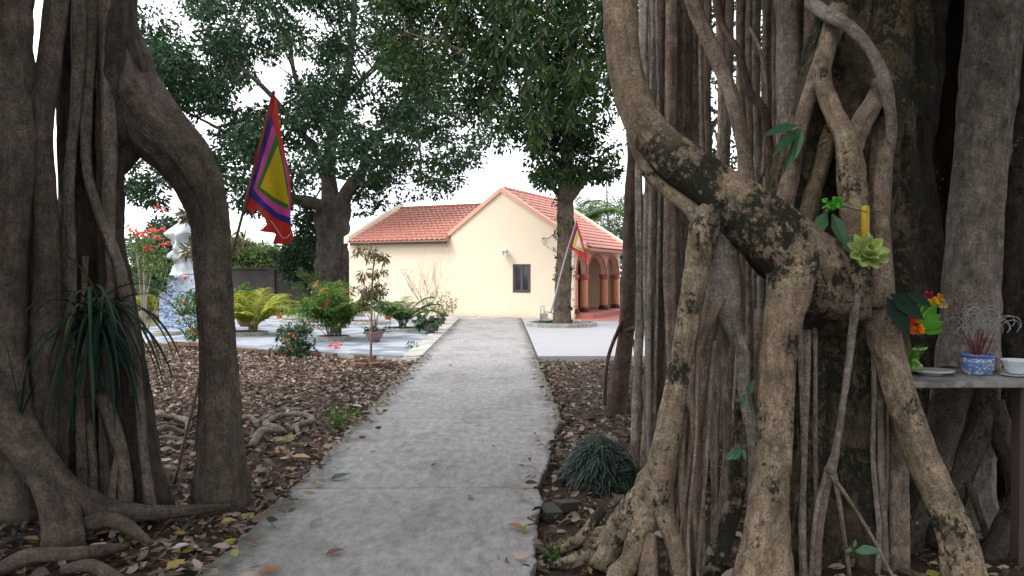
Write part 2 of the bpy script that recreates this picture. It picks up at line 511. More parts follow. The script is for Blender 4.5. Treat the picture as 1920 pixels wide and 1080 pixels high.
M['ring'] = concrete('ring_concrete', (0.34, 0.32, 0.29), (0.42, 0.40, 0.37), (0.2, 0.19, 0.165), 3.0, 0.45)
def soilmat():
    t = NT('earth'); p = t.pos()
    far = t.noise(p, 0.35, 5, 0.65)
    c = t.mix(t.noise(p, 5, 6, 0.7), (0.035, 0.024, 0.018), (0.085, 0.06, 0.045))
    sx = t.n.new("ShaderNodeSeparateXYZ"); t.l.new(p, sx.inputs[0])
    g = t.math('MULTIPLY', t.ramp(t.math('MULTIPLY', sx.outputs[1], 0.01), [(0.20, 0.0), (0.24, 1.0)]), t.ramp(far, [(0.40, 0.15), (0.56, 1.0)]))
    c = t.mix(g, c, t.mix(t.noise(p, 9, 5, 0.7), (0.05, 0.085, 0.02), (0.22, 0.19, 0.10)))
    t.base(c); t.rough(0.95, 0.1); t.bump(t.noise(p, 22, 7, 0.7), 0.8, 0.03); return t.m
M['soil'] = soilmat()
def tilemat():
    t = NT('terrace_tile'); p = t.pos()
    oi = t.n.new("ShaderNodeObjectInfo")
    r = t.math('FRACT', t.math('ADD', oi.outputs["Random"], t.island()))
    c = t.ramp(r, [(0.0, (0.17, 0.19, 0.225)), (0.40, (0.20, 0.22, 0.255)), (0.46, (0.30, 0.32, 0.36)), (1.0, (0.35, 0.37, 0.405))])
    c = t.mix(0.3, c, t.mix(t.noise(p, 18, 5, 0.7), 0.15, 0.9), 'OVERLAY')
    c = t.mix(t.ramp(t.noise(p, 0.9, 5, 0.7), [(0.55, 0.0), (0.8, 0.3)]), c, (0.36, 0.35, 0.34))
    t.base(c); t.rough(0.6, 0.3); t.bump(t.noise(p, 40, 4), 0.15, 0.01); return t.m
M['tile'] = tilemat()
def brickmat():
    t = NT('old_brick'); c = t.mix(t.island(), (0.16, 0.075, 0.05), (0.25, 0.14, 0.10))
    p = t.pos(); c = t.mix(t.ramp(t.noise(p, 9, 6, 0.7), [(0.36, 0.0), (0.56, 0.85)]), c, (0.075, 0.065, 0.048))
    t.base(c); t.rough(0.9, 0.15); t.bump(t.noise(p, 45, 5), 0.5, 0.01); return t.m
M['brick'] = brickmat()

# ------------------------------------------------------------------ ground
def gz(x, y):
    k = min(1.0, max(0.0, (16 - y) / 6.0))
    return -0.105 + k * (0.035 * noise.noise(Vector((x * 0.7, y * 0.7, 0))) + 0.02 * noise.noise(Vector((x * 2.3, y * 2.3, 5))))
gx = np.concatenate([[-600, -200, -80, -40, -25], np.arange(-16, 14.01, 0.3), [20, 35, 80, 200, 600]])
gy = np.concatenate([[-300, -60, -20, -8], np.arange(-3, 17.01, 0.3), [20, 24, 28, 34, 42, 55, 80, 140, 300, 900]])
GV = [(x, y, gz(x, y)) for y in gy for x in gx]
nx = len(gx)
GF = [(j * nx + i, j * nx + i + 1, (j + 1) * nx + i + 1, (j + 1) * nx + i) for j in range(len(gy) - 1) for i in range(nx - 1)]
struct(mobj('ground', GV, GF, M['soil'], None, True))

# ------------------------------------------------------------------ path of cast slabs
XR = [(2.0, 0.12), (3.98, 0.15), (4.6, 0.187), (4.95, 0.19), (5.04, 0.23), (5.24, 0.245), (5.69, 0.25), (6.3, 0.35), (7.3, 0.47), (7.9, 0.53), (8.15, 0.60), (8.5, 0.625), (12, 0.62), (30, 0.62)]
XL = [(2.0, -1.57), (4.04, -1.56), (4.5, -1.545), (5.4, -1.56), (5.95, -1.52), (7.9, -1.56), (14.6, -1.58), (30, -1.6)]
def lerp(tab, y): return float(np.interp(y, [a for a, b in tab], [b for a, b in tab]))
path = struct(thing('path', '', '', (0, 0, 0)))
del path["label"]; del path["category"]
joints = [-3.0, 2.4, 5.6, 8.8, 12.0, 15.2, 18.4, 21.6, 24.8, 29.1]
for a, b in zip(joints[:-1], joints[1:]):
    ys = np.linspace(a + 0.007, b - 0.007, 56)
    near = 1.0 if a < 12 else 0.4
    L = [(lerp(XL, y) + near * 0.03 * noise.noise(Vector((3, y * 3, 0))) + near * .015 * noise.noise(Vector((3, y * 11, 0))), y) for y in ys]
    R = [(lerp(XR, y) + near * 0.045 * noise.noise(Vector((9, y * 3.1, 2))) + near * .02 * noise.noise(Vector((9, y * 12, 4))), y) for y in ys]
    V = []; F = []
    # rows: left foot, left lip, top..., right lip, right foot
    for (l, r) in zip(L, R):
        xs = np.linspace(l[0], r[0], 9)
        row = [(l[0] - 0.03, l[1], -0.16), (l[0] - 0.008, l[1], -0.012)]
        for i, x in enumerate(xs):
            e = 0.0 if 0 < i < 8 else -0.004
            row.append((x + (0.006 if i == 0 else -0.006 if i == 8 else 0), l[1], e + 0.004 * noise.noise(Vector((x * 1.5, l[1] * 1.5, 0)))))
        row += [(r[0] + 0.008, r[1], -0.014), (r[0] + 0.02 * noise.noise(Vector((r[1] * 5, 1, 1))) - 0.01, r[1], -0.17)]
        V += row
    w = 13
    for j in range(len(ys) - 1):
        for i in range(w - 1):
            F.append((j * w + i, j * w + i + 1, (j + 1) * w + i + 1, (j + 1) * w + i))
    F.append(tuple(range(w - 1, -1, -1))[::-1] if False else tuple(range(w))); F.append(tuple((len(ys) - 1) * w + i for i in range(w - 1, -1, -1)))
    o = mobj('slab', V, F, M['path'], path, False, ((lerp(XL, a) + lerp(XR, a)) / 2, a, 0))

# ------------------------------------------------------------------ house frame
TH = math.radians(26)
CX, CY = 2.46, 27.0
cu, su = math.cos(TH), math.sin(TH)
def H(u, v, z): return (CX + u * su - v * cu, CY + u * cu + v * su, z)

# terrace, paved in squares that follow the house
ter = MB().prism([(-12.95, -2.5), (-12.95, 9.6), (-1.35, 11.5), (-1.35, 2.0)], lambda u, v: H(u, v, -0.14), lambda u, v: H(u, v, -0.03))
terrace = struct(ter.obj('terrace', M['kerb'], None, loc=H(-7, 4, 0)))
TS = 0.4
cells = []
for i in range(30):
    for j in range(32):
        u = -12.95 + TS * (i + .5); v = -3.0 + TS * (j + .5)
        if u > -1.55: continue
        x, y, _ = H(u, v, 0)
        if x > -1.72: continue
        if v > 9.4 + (u + 13.3) * 0.15: continue
        cells.append((y, x, u, v))
cells.sort()
g = TS / 2 - 0.003
tme = MB().box(-g, g, -g, g, -0.035, 0.0).obj('tile_source', M['tile'])
tile_me = tme.data; bpy.data.objects.remove(tme)
rest = MB()
shown = [c for c in cells if abs((c[1]) / c[0] + 0.01) < 0.72]
for k, (y, x, u, v) in enumerate(shown):
    if k < 300:
        o = bpy.data.objects.new('tile', tile_me); COL.objects.link(o); o.parent = terrace
        o.location = Vector((x, y, random.uniform(-0.0015, 0.001))) - Vector(terrace.location)
        o.rotation_euler = (0, 0, TH * -1)
    else:
        h = random.uniform(-0.0015, 0.001)
        rest.box(u - g, u + g, v - g, v + g, -0.035, h, H)
r_ = rest.obj('tile_field', M['tile'], terrace); r_["kind"] = "stuff"
kb = MB()
for (a, b) in ((14.75, 17.5), (17.51, 20.6), (20.61, 23.8), (23.81, 27.6)):
    kb.hexa([(lerp(XL, a) - 0.34, a, -0.12), (lerp(XL, a) + .02, a, -0.12), (lerp(XL, b) + .02, b, -0.12), (lerp(XL, b) - 0.34, b, -0.12),
             (lerp(XL, a) - 0.34, a, 0.012), (lerp(XL, a) + .02, a, 0.012), (lerp(XL, b) + .02, b, 0.012), (lerp(XL, b) - 0.34, b, 0.012)])
kb.obj('edge_strip', M['kerb'], terrace, bevel=0.006)
MB().prism([(-1.5, 2.6), (-1.5, 11.5), (0.05, 11.5), (0.05, 2.6)], lambda u, v: H(u, v, -0.1), lambda u, v: H(u, v, 0.008)).obj('back_strip', M['kerb'], terrace)
# right-hand yard
yd = MB().prism([(0.66, 14.7), (14.0, 14.7), (14.0, 27.0), (4.0, 28.5), (1.2, 27.8), (0.66, 28.0)], lambda x, y: (x, y, -0.16), lambda x, y: (x, y, 0.004))
struct(yd.obj('yard', M['yard'], None, loc=(4, 20, 0), bevel=0.01))
rf = MB().prism([(2.1, 25.7), (12.5, 25.7), (13.5, 33.0), (5.0, 33.0), (2.6, 27.2)], lambda x, y: (x, y, -0.1), lambda x, y: (x, y, 0.012))
struct(rf.obj('forecourt', M['redfloor'], None, loc=(6, 28, 0)))

# ------------------------------------------------------------------ house
house = thing('house', 'cream rendered single-storey house with red tiled roof, arched porch and gable end', 'house', H(2.6, 4, 0))
RV, RZ = 2.82, 4.66                  # main ridge
PIT = 0.715
PF = 0.65
UL = 5.3
def ztop(v): return RZ - (PF if v < RV else PIT) * abs(v - RV)
w0, w1, sill, head = 1.66, 2.36, 0.90, 1.93
gw = MB()
def face(poly): gw.prism(poly, lambda v, z: H(0, v, z), lambda v, z: H(0.22, v, z))
face([(0, -.1), (w0, -.1), (w0, ztop(w0) - .03), (0, ztop(0) - .03)])
face([(w0, -.1), (w1, -.1), (w1, sill), (w0, sill)])
face([(w0, head), (w1, head), (w1, ztop(w1) - .03), (w0, ztop(w0) - .03)])
face([(w1, -.1), (4.95, -.1), (4.95, ztop(4.95) - .03), (RV, RZ - .03), (w1, ztop(w1) - .03)])
gw.obj('gable_wall', M['cream'], house)
ww = MB(); ww.prism([(4.95, -.1), (9.66, -.1), (9.66, 2.92), (4.95, 2.92)], lambda v, z: H(0.012, v, z), lambda v, z: H(0.22, v, z))
ww.box(0.23, 7.1, 9.44, 9.655, -.1, 2.9, H); ww.box(6.9, 7.1, 5.2, 9.44, -.1, 2.9, H)
ww.prism([(0.0, 2.9), (3.44, 4.42), (7.1, 2.9)], lambda u, z: H(u, 9.44, z), lambda u, z: H(u, 9.655, z))
ww.obj('wing_wall', M['cream'], house)
bw_ = MB(); bw_.box(0.23, 5.28, 5.0, 5.18, -.1, 3.0, H)
bw_.prism([(0, -.1), (5.18, -.1), (5.18, ztop(5.18) - .05), (RV, RZ - .05), (0, ztop(0) - .05)], lambda v, z: H(5.1, v, z), lambda v, z: H(5.3, v, z))
bw_.box(0.23, 5.09, 1.3, 1.5, -.1, 3.2, H)
bw_.obj('rear_wall', M['cream'], house)
# rake trims
def bar_between(mb, a, b, wdt, hgt, side):
    a = np.array(a); b = np.array(b); s = np.array(side) * wdt; up = np.array([0, 0, hgt])
    mb.hexa([tuple(a), tuple(a + s), tuple(b + s), tuple(b), tuple(a + up), tuple(a + s + up), tuple(b + s + up), tuple(b + up)])
ud = (su, cu, 0)
rk = MB()
bar_between(rk, H(-.07, RV, RZ - .10), H(-.07, -.42, RZ - .10 - PF * (RV + .42)), .27, .17, ud)
bar_between(rk, H(-.07, RV, RZ - .10), H(-.07, 5.02, RZ - .10 - PIT * (5.02 - RV)), .27, .17, ud)
rk.obj('rake_trim', M['salmon'], house)
rk = MB()
bar_between(rk, H(5.12, RV, RZ + .02), H(5.12, -.46, RZ + .02 - PF * (RV + .46)), .25, .16, ud)
rk.obj('far_verge', M['cream_trim'], house)
vg = MB()
vd = (-cu, su, 0)
bar_between(vg, H(3.44, 9.42, 4.36), H(-.34, 9.42, 4.36 - .415 * 3.78), .23, .27, vd)
bar_between(vg, H(3.44, 9.42, 4.36), H(7.2, 9.42, 4.36 - .415 * 3.76), .23, .27, vd)
vg.obj('wing_verge', M['cream_trim'], house)

def tilemat_roof():
    t = NT('clay_roof_tile'); p = t.pos()
    c = t.mix(t.noise(p, 5.0, 5, 0.7), (0.43, 0.165, 0.12), (0.51, 0.225, 0.175))
    c = t.mix(t.ramp(t.noise(p, 1.1, 5, 0.7), [(0.45, 0.0), (0.8, 0.6)]), c, (0.52, 0.29, 0.24))
    c = t.mix(t.ramp(t.noise(p, 3.0, 8, .8), [(0.6, 0.), (0.72, .35)]), c, (0.26, 0.13, 0.10))
    t.base(c); t.rough(0.55, 0.35); return t.m
M['rooftile'] = tilemat_roof()
def roof_plane(name, o, along, down, La, Ld, keep=None, tw=0.215, rows=14):
    "courses of curved tiles: o = ridge corner, along/down = unit directions"
    o = np.array(o, float); along = np.array(along, float); down = np.array(down, float); down /= np.linalg.norm(down)
    n = np.cross(along, down); n = n if n[2] > 0 else -n
    prof = [(0, 0.0), (.14, .018), (.28, .029), (.42, .029), (.56, .018), (.7, 0.0), (.85, -.006)]
    cols = int(La / tw); V = []; F = []
    tw = La / cols
    xs = [((c + f) * tw, h) for c in range(cols) for f, h in prof] + [(La, 0.0)]
    k = len(xs); rh = Ld / rows
    for r in range(rows):
        j = (r % 2) * 0.0
        for (d, lift) in ((r * rh, 0.012), ((r + 1) * rh + .03, 0.058), ((r + 1) * rh + .03, 0.03)):
            for x, h in xs:
                V.append(o + along * x + down * d + n * (lift + h + 0.006 * math.sin(x * 37 + r * 5)))
    for r in range(rows):
        for q in range(2):
            a = (r * 3 + q) * k
            for i in range(k - 1):
                if keep and not keep(*(V[a + i])): continue
                F.append((a + i, a + i + 1, a + k + i + 1, a + k + i))
    ob = mobj(name, V, F, M['rooftile'], house); ob["kind"] = "stuff"
    return ob
dn_front = np.array(H(0, -1, 0)) - np.array(H(0, 0, 0)); dn_front[2] = -PF
sl = math.sqrt(1 + PIT * PIT)
roof_plane('roof_tiles', H(.2, RV, RZ), ud, dn_front, 4.93, (RV + .52) * math.sqrt(1 + PF * PF), rows=15)
dn_rear = -dn_front.copy(); dn_rear[2] = -PIT
roof_plane('roof_tiles', H(.2, RV, RZ), ud, dn_rear, 4.93, 2.5 * sl, rows=11)
dn_w = np.array(H(-1, 0, 0)) - np.array(H(0, 0, 0)); dn_w[2] = -.415
slw = math.sqrt(1 + .415 ** 2)
roof_plane('roof_tiles', H(3.44, 5.0, 4.42), vd, dn_w, 4.44, 3.80 * slw, rows=13)
roof_plane('roof_tiles', H(3.44, 3.2, 4.42), vd, dn_w, 1.8, 3.1 * slw, rows=11)
dn_w2 = -dn_w.copy(); dn_w2[2] = -.415
roof_plane('roof_tiles', H(3.44, 3.2, 4.42), vd, dn_w2, 6.24, 3.75 * slw, rows=13)
rs = MB()
rs.prism([(-.5, RZ - PF * (RV + .5) - .09), (RV, RZ - .09), (RV, RZ - .005), (-.5, RZ - PF * (RV + .5) - .005)], lambda v, z: H(.21, v, z), lambda v, z: H(5.11, v, z))
rs.prism([(5.2, RZ - PIT * (5.2 - RV) - .09), (RV, RZ - .09), (RV, RZ - .005), (5.2, RZ - PIT * (5.2 - RV) - .005)], lambda v, z: H(.21, v, z), lambda v, z: H(5.11, v, z))
rs.prism([(-.32, 2.86 - .06), (3.44, 4.32), (3.44, 4.40), (-.32, 2.86)], lambda u, z: H(u, 5.0, z), lambda u, z: H(u, 9.42, z))
rs.prism([(.3, 3.06), (3.44, 4.32), (3.44, 4.40), (.3, 3.12)], lambda u, z: H(u, 3.3, z), lambda u, z: H(u, 4.99, z))
rs.prism([(7.2, 2.82), (3.44, 4.32), (3.44, 4.40), (7.2, 2.86)], lambda u, z: H(u, 5.1, z), lambda u, z: H(u, 9.42, z))
rs.obj('roof_deck', M['salmon'], house)
# ridge caps
rc = MB()
def caps(a, b, n):
    a = np.array(a); b = np.array(b); d = (b - a) / n
    for i in range(n):
        rc.tube([a + d * i, a + d * (i + 1.05)], [.075, .088], 8)
caps(H(.2, RV, RZ + .05), H(5.1, RV, RZ + .05), 16)
caps(H(3.44, 3.1, 4.47), H(3.44, 9.4, 4.47), 20)
rc.obj('ridge_tiles', M['rooftile'], house, True)["kind"] = "stuff"
MB().box(-.30, -.2, 5.0, 9.38, 2.715, 2.80, H).obj('eave_strip', M['eave_strip'], house)  # dark bar under the wing eave
MB().box(.22, 5.1, -.55, -.505, ztop(-.5) - .12, ztop(-.5) - .02, H).obj('fascia', M['rooftile'], house)
# window
def HW(u0, u1, v0, v1, z0, z1, mb=None):
    mb = mb or MB(); return mb.box(u0, u1, v0, v1, z0, z1, H)
win = MB()
fw = .055
HW(-.015, .10, w0 + .002, w1 - .002, head - fw, head - .002, win); HW(-.015, .10, w0 + .002, w1 - .002, sill + .002, sill + fw, win)
HW(-.014, .10, w0 + .002, w0 + fw, sill + fw + .001, head - fw - .001, win); HW(-.014, .10, w1 - fw, w1 - .002, sill + fw + .001, head - fw - .001, win)
window = win.obj('window', M['winframe'], house, loc=H(0, 2.0, sill))
mid = (w0 + w1) / 2
for (a, b) in ((w0 + fw + .001, mid - .002), (mid + .002, w1 - fw - .001)):
    s = MB(); f2 = .05
    HW(.004, .06, a, b, sill + fw + .001, sill + fw + .05, s); HW(.004, .06, a, b, head - fw - .05, head - fw - .001, s)
    HW(.005, .06, a, a + f2, sill + fw + .051, head - fw - .051, s); HW(.005, .06, b - f2, b, sill + fw + .051, head - fw - .051, s)
    s.obj('sash', M['winframe'], window)
    HW(.03, .036, a + f2, b - f2, sill + fw + .051, head - fw - .051).obj('pane', M['glass'], window)
    z = sill + .16
    lv = MB()
    while z < head - .16:
        lv.prism([(.05, z), (.085, z + .05), (.09, z + .048), (.055, z - .002)], lambda u, zz, a=a: H(u, a + f2, zz), lambda u, zz, b=b: H(u, b - f2, zz)); z += .07
    lv.obj('louvre', M['steel'], window)
# arcade
bays = [(.20, 1.26), (1.38, 3.50), (3.62, 5.08)]
SPR, CRN = 1.56, 2.26
aw = MB()
topz = ztop(.1) - .02
def arcpts(a, b, n=14):
    c = (a + b) / 2; r = (b - a) / 2
    return [(c - r * math.cos(math.pi * i / n), SPR + (CRN - SPR) * math.sin(math.pi * i / n)) for i in range(n + 1)]
cuts = [.221] + [x for b in bays for x in b] + [5.099]
for i in range(0, len(cuts), 2):
    if cuts[i + 1] > cuts[i]: aw.box(cuts[i], cuts[i + 1], 0, .2, SPR, topz, H)
aw = MB()
aw.box(.221, .26, 0, .2, .18, topz, H)
for i, (a, b) in enumerate(bays):
    if i == 0: a = .26
    pts = arcpts(a, b)
    for (p, q) in zip(pts[:-1], pts[1:]):
        aw.prism([p, q, (q[0], topz), (p[0], topz)], lambda u, z: H(u, 0, z), lambda u, z: H(u, .2, z))
    if i < 2: aw.box(b, bays[i + 1][0], 0, .2, SPR, topz, H)
aw.box(5.08, 5.098, 0, .2, .18, topz, H)
aw.obj('arcade_wall', M['cream'], house)
for i, (a, b) in enumerate(bays):
    if i == 0: a = .26
    pts = arcpts(a, b, 20); m_ = MB()
    c = (a + b) / 2
    for (p, q) in zip(pts[:-1], pts[1:]):
        def out(t): return (c + (t[0] - c) * (1 + .07 / ((b - a) / 2)), SPR + (t[1] - SPR) * 1.1)
        m_.prism([p, q, out(q), out(p)], lambda u, z: H(u, -.035, z), lambda u, z: H(u, -.002, z))
    m_.obj('arch_moulding', M['magenta'], house)
for u in (.26, 1.32, 3.56, 5.02):
    c = H(u, .1, 0)
    prof = [(.145, .34), (.15, .42), (.14, 1.30), (.135, 1.36)]
    col = MB().lathe(prof, c, 18).obj('column', M['column'], house, True, loc=c)
    MB().lathe([(.21, .18), (.215, .25), (.17, .28), (.20, .31), (.16, .339)], c, 8).obj('column_base', M['maroon'], col)
    MB().lathe([(.14, 1.361), (.165, 1.39), (.15, 1.42), (.185, 1.46), (.185, 1.50), (.165, 1.52), (.2, 1.559)], c, 18).obj('capital', M['magenta'], col, True)
MB().box(.225, 5.27, -.62, 1.29, -.1, .18, H).obj('porch_step', M['redfloor'], house, bevel=.01)
# doors in the inner wall
for k, (a, b) in enumerate(((2.0, 2.62), (2.63, 3.25), (3.26, 3.88), (3.89, 4.5))):
    d = MB().box(a, b, 1.24, 1.298, .2, 2.25, H)
    do = d.obj('door', M['darkwood'], house, loc=H((a + b) / 2, 1.24, .2))
    for (z0, z1) in ((.35, .95), (1.1, 2.1)):
        MB().box(a + .1, b - .1, 1.228, 1.239, z0, z1, H).obj('panel', M['darkwood'], do, bevel=.005)
MB().box(5.0, 5.09, .35, .5, .19, 2.6, H).obj('pilaster', M['cream_trim'], house)
# lamp on the gable wall
lc = H(-.012, 2.62, 2.42)
lamp = thing('wall_lamp', 'small wall lamp with flat white shade on cream gable wall', 'lamp', lc)
MB().box(-.02, 0, 2.57, 2.67, 2.36, 2.48, H).obj('bracket', M['steel'], lamp)
MB().tube([H(-.02, 2.62, 2.42), H(-.16, 2.62, 2.46), H(-.24, 2.62, 2.44)], [.014] * 3, 6).obj('arm', M['steel'], lamp)
MB().lathe([(.19, 0), (.17, .025), (.05, .05), (.03, .07)], H(-.26, 2.62, 2.40), 18).obj('lamp_shade', M['white_pl'], lamp, True)
MB().lathe([(.02, -.15), (.042, -.10), (.045, -.05), (.03, 0)], H(-.26, 2.62, 2.40), 12).obj('bulb', M['white_pl'], lamp, True)
# porch lamp over the middle arch
pl = H(-.04, 2.35 * 0, 0)
# loose service cable and its insulator on the gable
cb = thing('service_cable', 'black loose electric cable hooked on the cream gable wall', 'cable', H(-.06, .95, 2.9))
MB().tube([H(0, 1.18, 2.86), H(-.08, 1.18, 2.87), H(-.10, 1.18, 2.80)], [.018, .02, .02], 6).obj('insulator', M['steel'], cb)
MB().tube([H(-.08, 1.18, 2.84), H(-.10, .95, 2.82), H(-.15, .7, 2.95), H(-.2, .50, 3.25), H(-.22, .45, 3.36)], [.012] * 5, 5).obj('wire', M['cable'], cb, True)
MB().tube([H(-.06, 1.16, 2.84), H(-.07, 1.19, 2.72), H(-.07, 1.1, 2.60), H(-.06, 1.0, 2.68), H(-.06, 1.08, 2.78)], [.009] * 5, 5).obj('wire', M['cable'], cb, True)
MB().tube([H(-.05, 1.1, 2.6), H(-.04, .8, 2.42), H(-.04, .5, 2.3), H(-.03, .0, 2.2)], [.006] * 4, 5).obj('wire', M['cable'], cb, True)
# broom on the porch
bm_ = thing('broom', 'brown broom leaning against the inner porch wall between orange columns', 'broom', H(4.7, .55, .18))
MB().tube([H(4.62, .52, .42), H(4.96, .60, 1.35)], [.014, .013], 6).obj('handle', M['column'], bm_)
MB().lathe([(.07, 0), (.09, .05), (.06, .18), (.02, .26)], H(4.6, .52, .181), 10).obj('brush', M['darkwood'], bm_)

# ------------------------------------------------------------------ the two banyans
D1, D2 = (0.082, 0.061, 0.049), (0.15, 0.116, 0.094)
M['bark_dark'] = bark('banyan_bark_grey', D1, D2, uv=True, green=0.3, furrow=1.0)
M['bark_dark_shaded'] = bark('banyan_bark_grey_shaded', [x * .55 for x in D1], [x * .55 for x in D2], uv=False, green=0.3, furrow=1.3)  # darkened copy of the bark: shade of the recesses put into the colour
M['bark_ridge_lit'] = bark('banyan_bark_ridge_lit', (0.125, 0.094, 0.075), (0.215, 0.168, 0.137), uv=True, green=0.2, furrow=1.2)  # lightened bark: light on the front strands put into the colour
M['bark_tan'] = bark('banyan_bark_tan', (0.215, 0.155, 0.102), (0.37, 0.285, 0.20), moss=0.30, lichen=0.7, uv=True, green=0.5)
M['bark_moss'] = bark('banyan_bark_mossy', (0.22, 0.16, 0.105), (0.37, 0.285, 0.20), moss=0.80, lichen=0.25, uv=True, mscale=3.2, mossz=2.35)
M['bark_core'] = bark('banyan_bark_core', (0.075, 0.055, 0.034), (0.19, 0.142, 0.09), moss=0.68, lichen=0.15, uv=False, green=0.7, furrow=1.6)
M['bark_core_uv'] = bark('banyan_bark_core_root', (0.11, 0.08, 0.05), (0.22, 0.165, 0.105), moss=0.45, uv=True, green=0.6)
M['bark_core_pale_uv'] = bark('strand_bark', (0.21, 0.17, 0.14), (0.34, 0.285, 0.245), lichen=0.2, uv=True, furrow=1.5)
M['bark_pale'] = bark('banyan_bark_pale', (0.21, 0.17, 0.14), (0.33, 0.28, 0.24), lichen=0.9, uv=True)
M['root_pale'] = bark('ground_root_bark', (0.15, 0.12, 0.10), (0.25, 0.21, 0.18), uv=True, scar=.3)
M['bark_stem'] = bark('aerial_root_bark', (0.185, 0.132, 0.096), (0.32, 0.245, 0.19), lichen=0.1, uv=True, furrow=1.3)
M['bark_brown'] = bark('stem_bark_brown', (0.075, 0.046, 0.035), (0.125, 0.082, 0.064), uv=True)
M['bark_lichen'] = bark('lichen_column_bark', (0.21, 0.17, 0.14), (0.31, 0.26, 0.215), lichen=1.25, uv=True, lsize=8)
M['bark_shade'] = bark('banyan_bark_shadow', (0.055, 0.043, 0.032), (0.105, 0.084, 0.066), moss=0.15, lichen=0.15, uv=True)  # darker bark: shade behind and under the altar put into the colour
M['bark_shade_core'] = bark('banyan_bark_shadow_core', (0.03, 0.023, 0.017), (0.06, 0.047, 0.036), moss=0.15, lichen=0.15, uv=False)  # near-black bark: shade of the gaps between columns put into the colour

def pxpath(pts):
    C = [P(x, y, Y) for x, y, Y, w in pts]; R = [0.5 * w * msc(Y) for x, y, Y, w in pts]
    return C, R
def root(name, pts, mat, parent, n=12, amp=.12, freq=4, lobes=None, wr=.004, step=.05, flutes=0, fa=.12):
    C, R = pxpath(pts)
    if n >= 18: n = int(n * 1.5); step = min(step, .03)
    amp *= 1.5
    if name == 'surface_root':      # these creep along the ground
        k0 = 1 if pts[0][0] > 1000 else 0
        for i in range(k0, len(C)):
            e = min(i, len(C) - 1 - i); z = gz(C[i].x, C[i].y) + .04 + R[i] * (1.0 if e else -.4)
            C[i] = Vector((C[i].x, C[i].y, z + .02 * math.sin(i * 1.9)))
            if mat == 'root_pale': R[i] *= .74
    sd = random.uniform(0, 50)
    if flutes:
        def lobes(a, v, k=flutes, s=sd): 
            return 1 + fa * math.sin(k * a + s + 1.1 * math.sin(v * 1.3 + s)) + fa * .6 * math.sin((k + 2) * a - v * .9 + 2 * s)
    fib = .055 if n >= 20 else (.05 if n >= 14 else 0)
    if 14 <= n < 20: n = 22
    return tube_obj(name, C, R, M[mat], parent, n, step, amp, freq, lobes, sd, wr, None, fib)
def fused(name, tubes, mat, parent, voxel=.022, smooth=6, bump=.012):
    "several columns grown together: one skin over all of them"
    mb = MB()
    for t in tubes:
        C, R = pxpath(t[0]); fl = t[1] if len(t) > 1 else 0
        sd = random.uniform(0, 50)
        lb = (lambda a, v, k=fl, s=sd: 1 + .15 * math.sin(k * a + s + math.sin(v * 1.5 + s)) + .08 * math.sin((k + 3) * a - v * 1.2)) if fl else None
        V, F, _ = tube_geo(C, R, 40 if fl else 20, .05, .12, 3.5, lb, sd, 0, .07)
        mb.add(V, F)
    o = mb.obj(name + '_raw', None)
    r = o.modifiers.new('r', 'REMESH'); r.mode = 'VOXEL'; r.voxel_size = voxel; r.use_smooth_shade = True
    s = o.modifiers.new('s', 'SMOOTH'); s.factor = .5; s.iterations = smooth
    dg = bpy.context.evaluated_depsgraph_get()
    me = bpy.data.meshes.new_from_object(o.evaluated_get(dg))
    bpy.data.objects.remove(o)
    me.name = name
    n = len(me.vertices); co = np.empty(n * 3, np.float32); me.vertices.foreach_get('co', co)
    no = np.empty(n * 3, np.float32); me.vertices.foreach_get('normal', no)
    co = co.reshape(-1, 3); no = no.reshape(-1, 3)
    nf = noise.noise
    d = np.array([nf(Vector((p[0] * 9, p[1] * 9, p[2] * 2.2))) + .55 * nf(Vector((p[0] * 22, p[1] * 22, p[2] * 9))) for p in co.tolist()], np.float32)
    co = co + no * (d * bump)[:, None]
    me.vertices.foreach_set('co', co.astype(np.float32).ravel())
    me.polygons.foreach_set('use_smooth', [True] * len(me.polygons))
    me.update()
    return link(name, me, M[mat], parent)

# ---------------- left banyan
LB = thing('banyan_tree', 'dark grey banyan with an arching prop root beside the festival flag', 'tree', (-3.0, 5.2, -.1))
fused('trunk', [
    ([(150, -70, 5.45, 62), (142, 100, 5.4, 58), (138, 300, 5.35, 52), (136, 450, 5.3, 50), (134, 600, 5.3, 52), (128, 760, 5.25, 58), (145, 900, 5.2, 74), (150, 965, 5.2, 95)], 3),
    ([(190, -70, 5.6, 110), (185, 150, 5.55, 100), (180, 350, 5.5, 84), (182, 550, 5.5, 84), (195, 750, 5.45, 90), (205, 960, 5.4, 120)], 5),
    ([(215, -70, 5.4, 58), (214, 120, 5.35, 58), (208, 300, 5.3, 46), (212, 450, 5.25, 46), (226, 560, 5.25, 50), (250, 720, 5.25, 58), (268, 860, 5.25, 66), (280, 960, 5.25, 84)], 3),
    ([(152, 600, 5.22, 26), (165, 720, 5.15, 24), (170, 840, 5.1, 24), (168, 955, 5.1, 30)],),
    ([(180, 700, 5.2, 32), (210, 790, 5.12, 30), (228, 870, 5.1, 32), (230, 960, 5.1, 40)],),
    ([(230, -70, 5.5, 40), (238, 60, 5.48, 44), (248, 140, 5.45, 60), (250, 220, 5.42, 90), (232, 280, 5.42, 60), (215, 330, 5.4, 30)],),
], 'bark_dark_shaded', LB, .015, 3, .016)
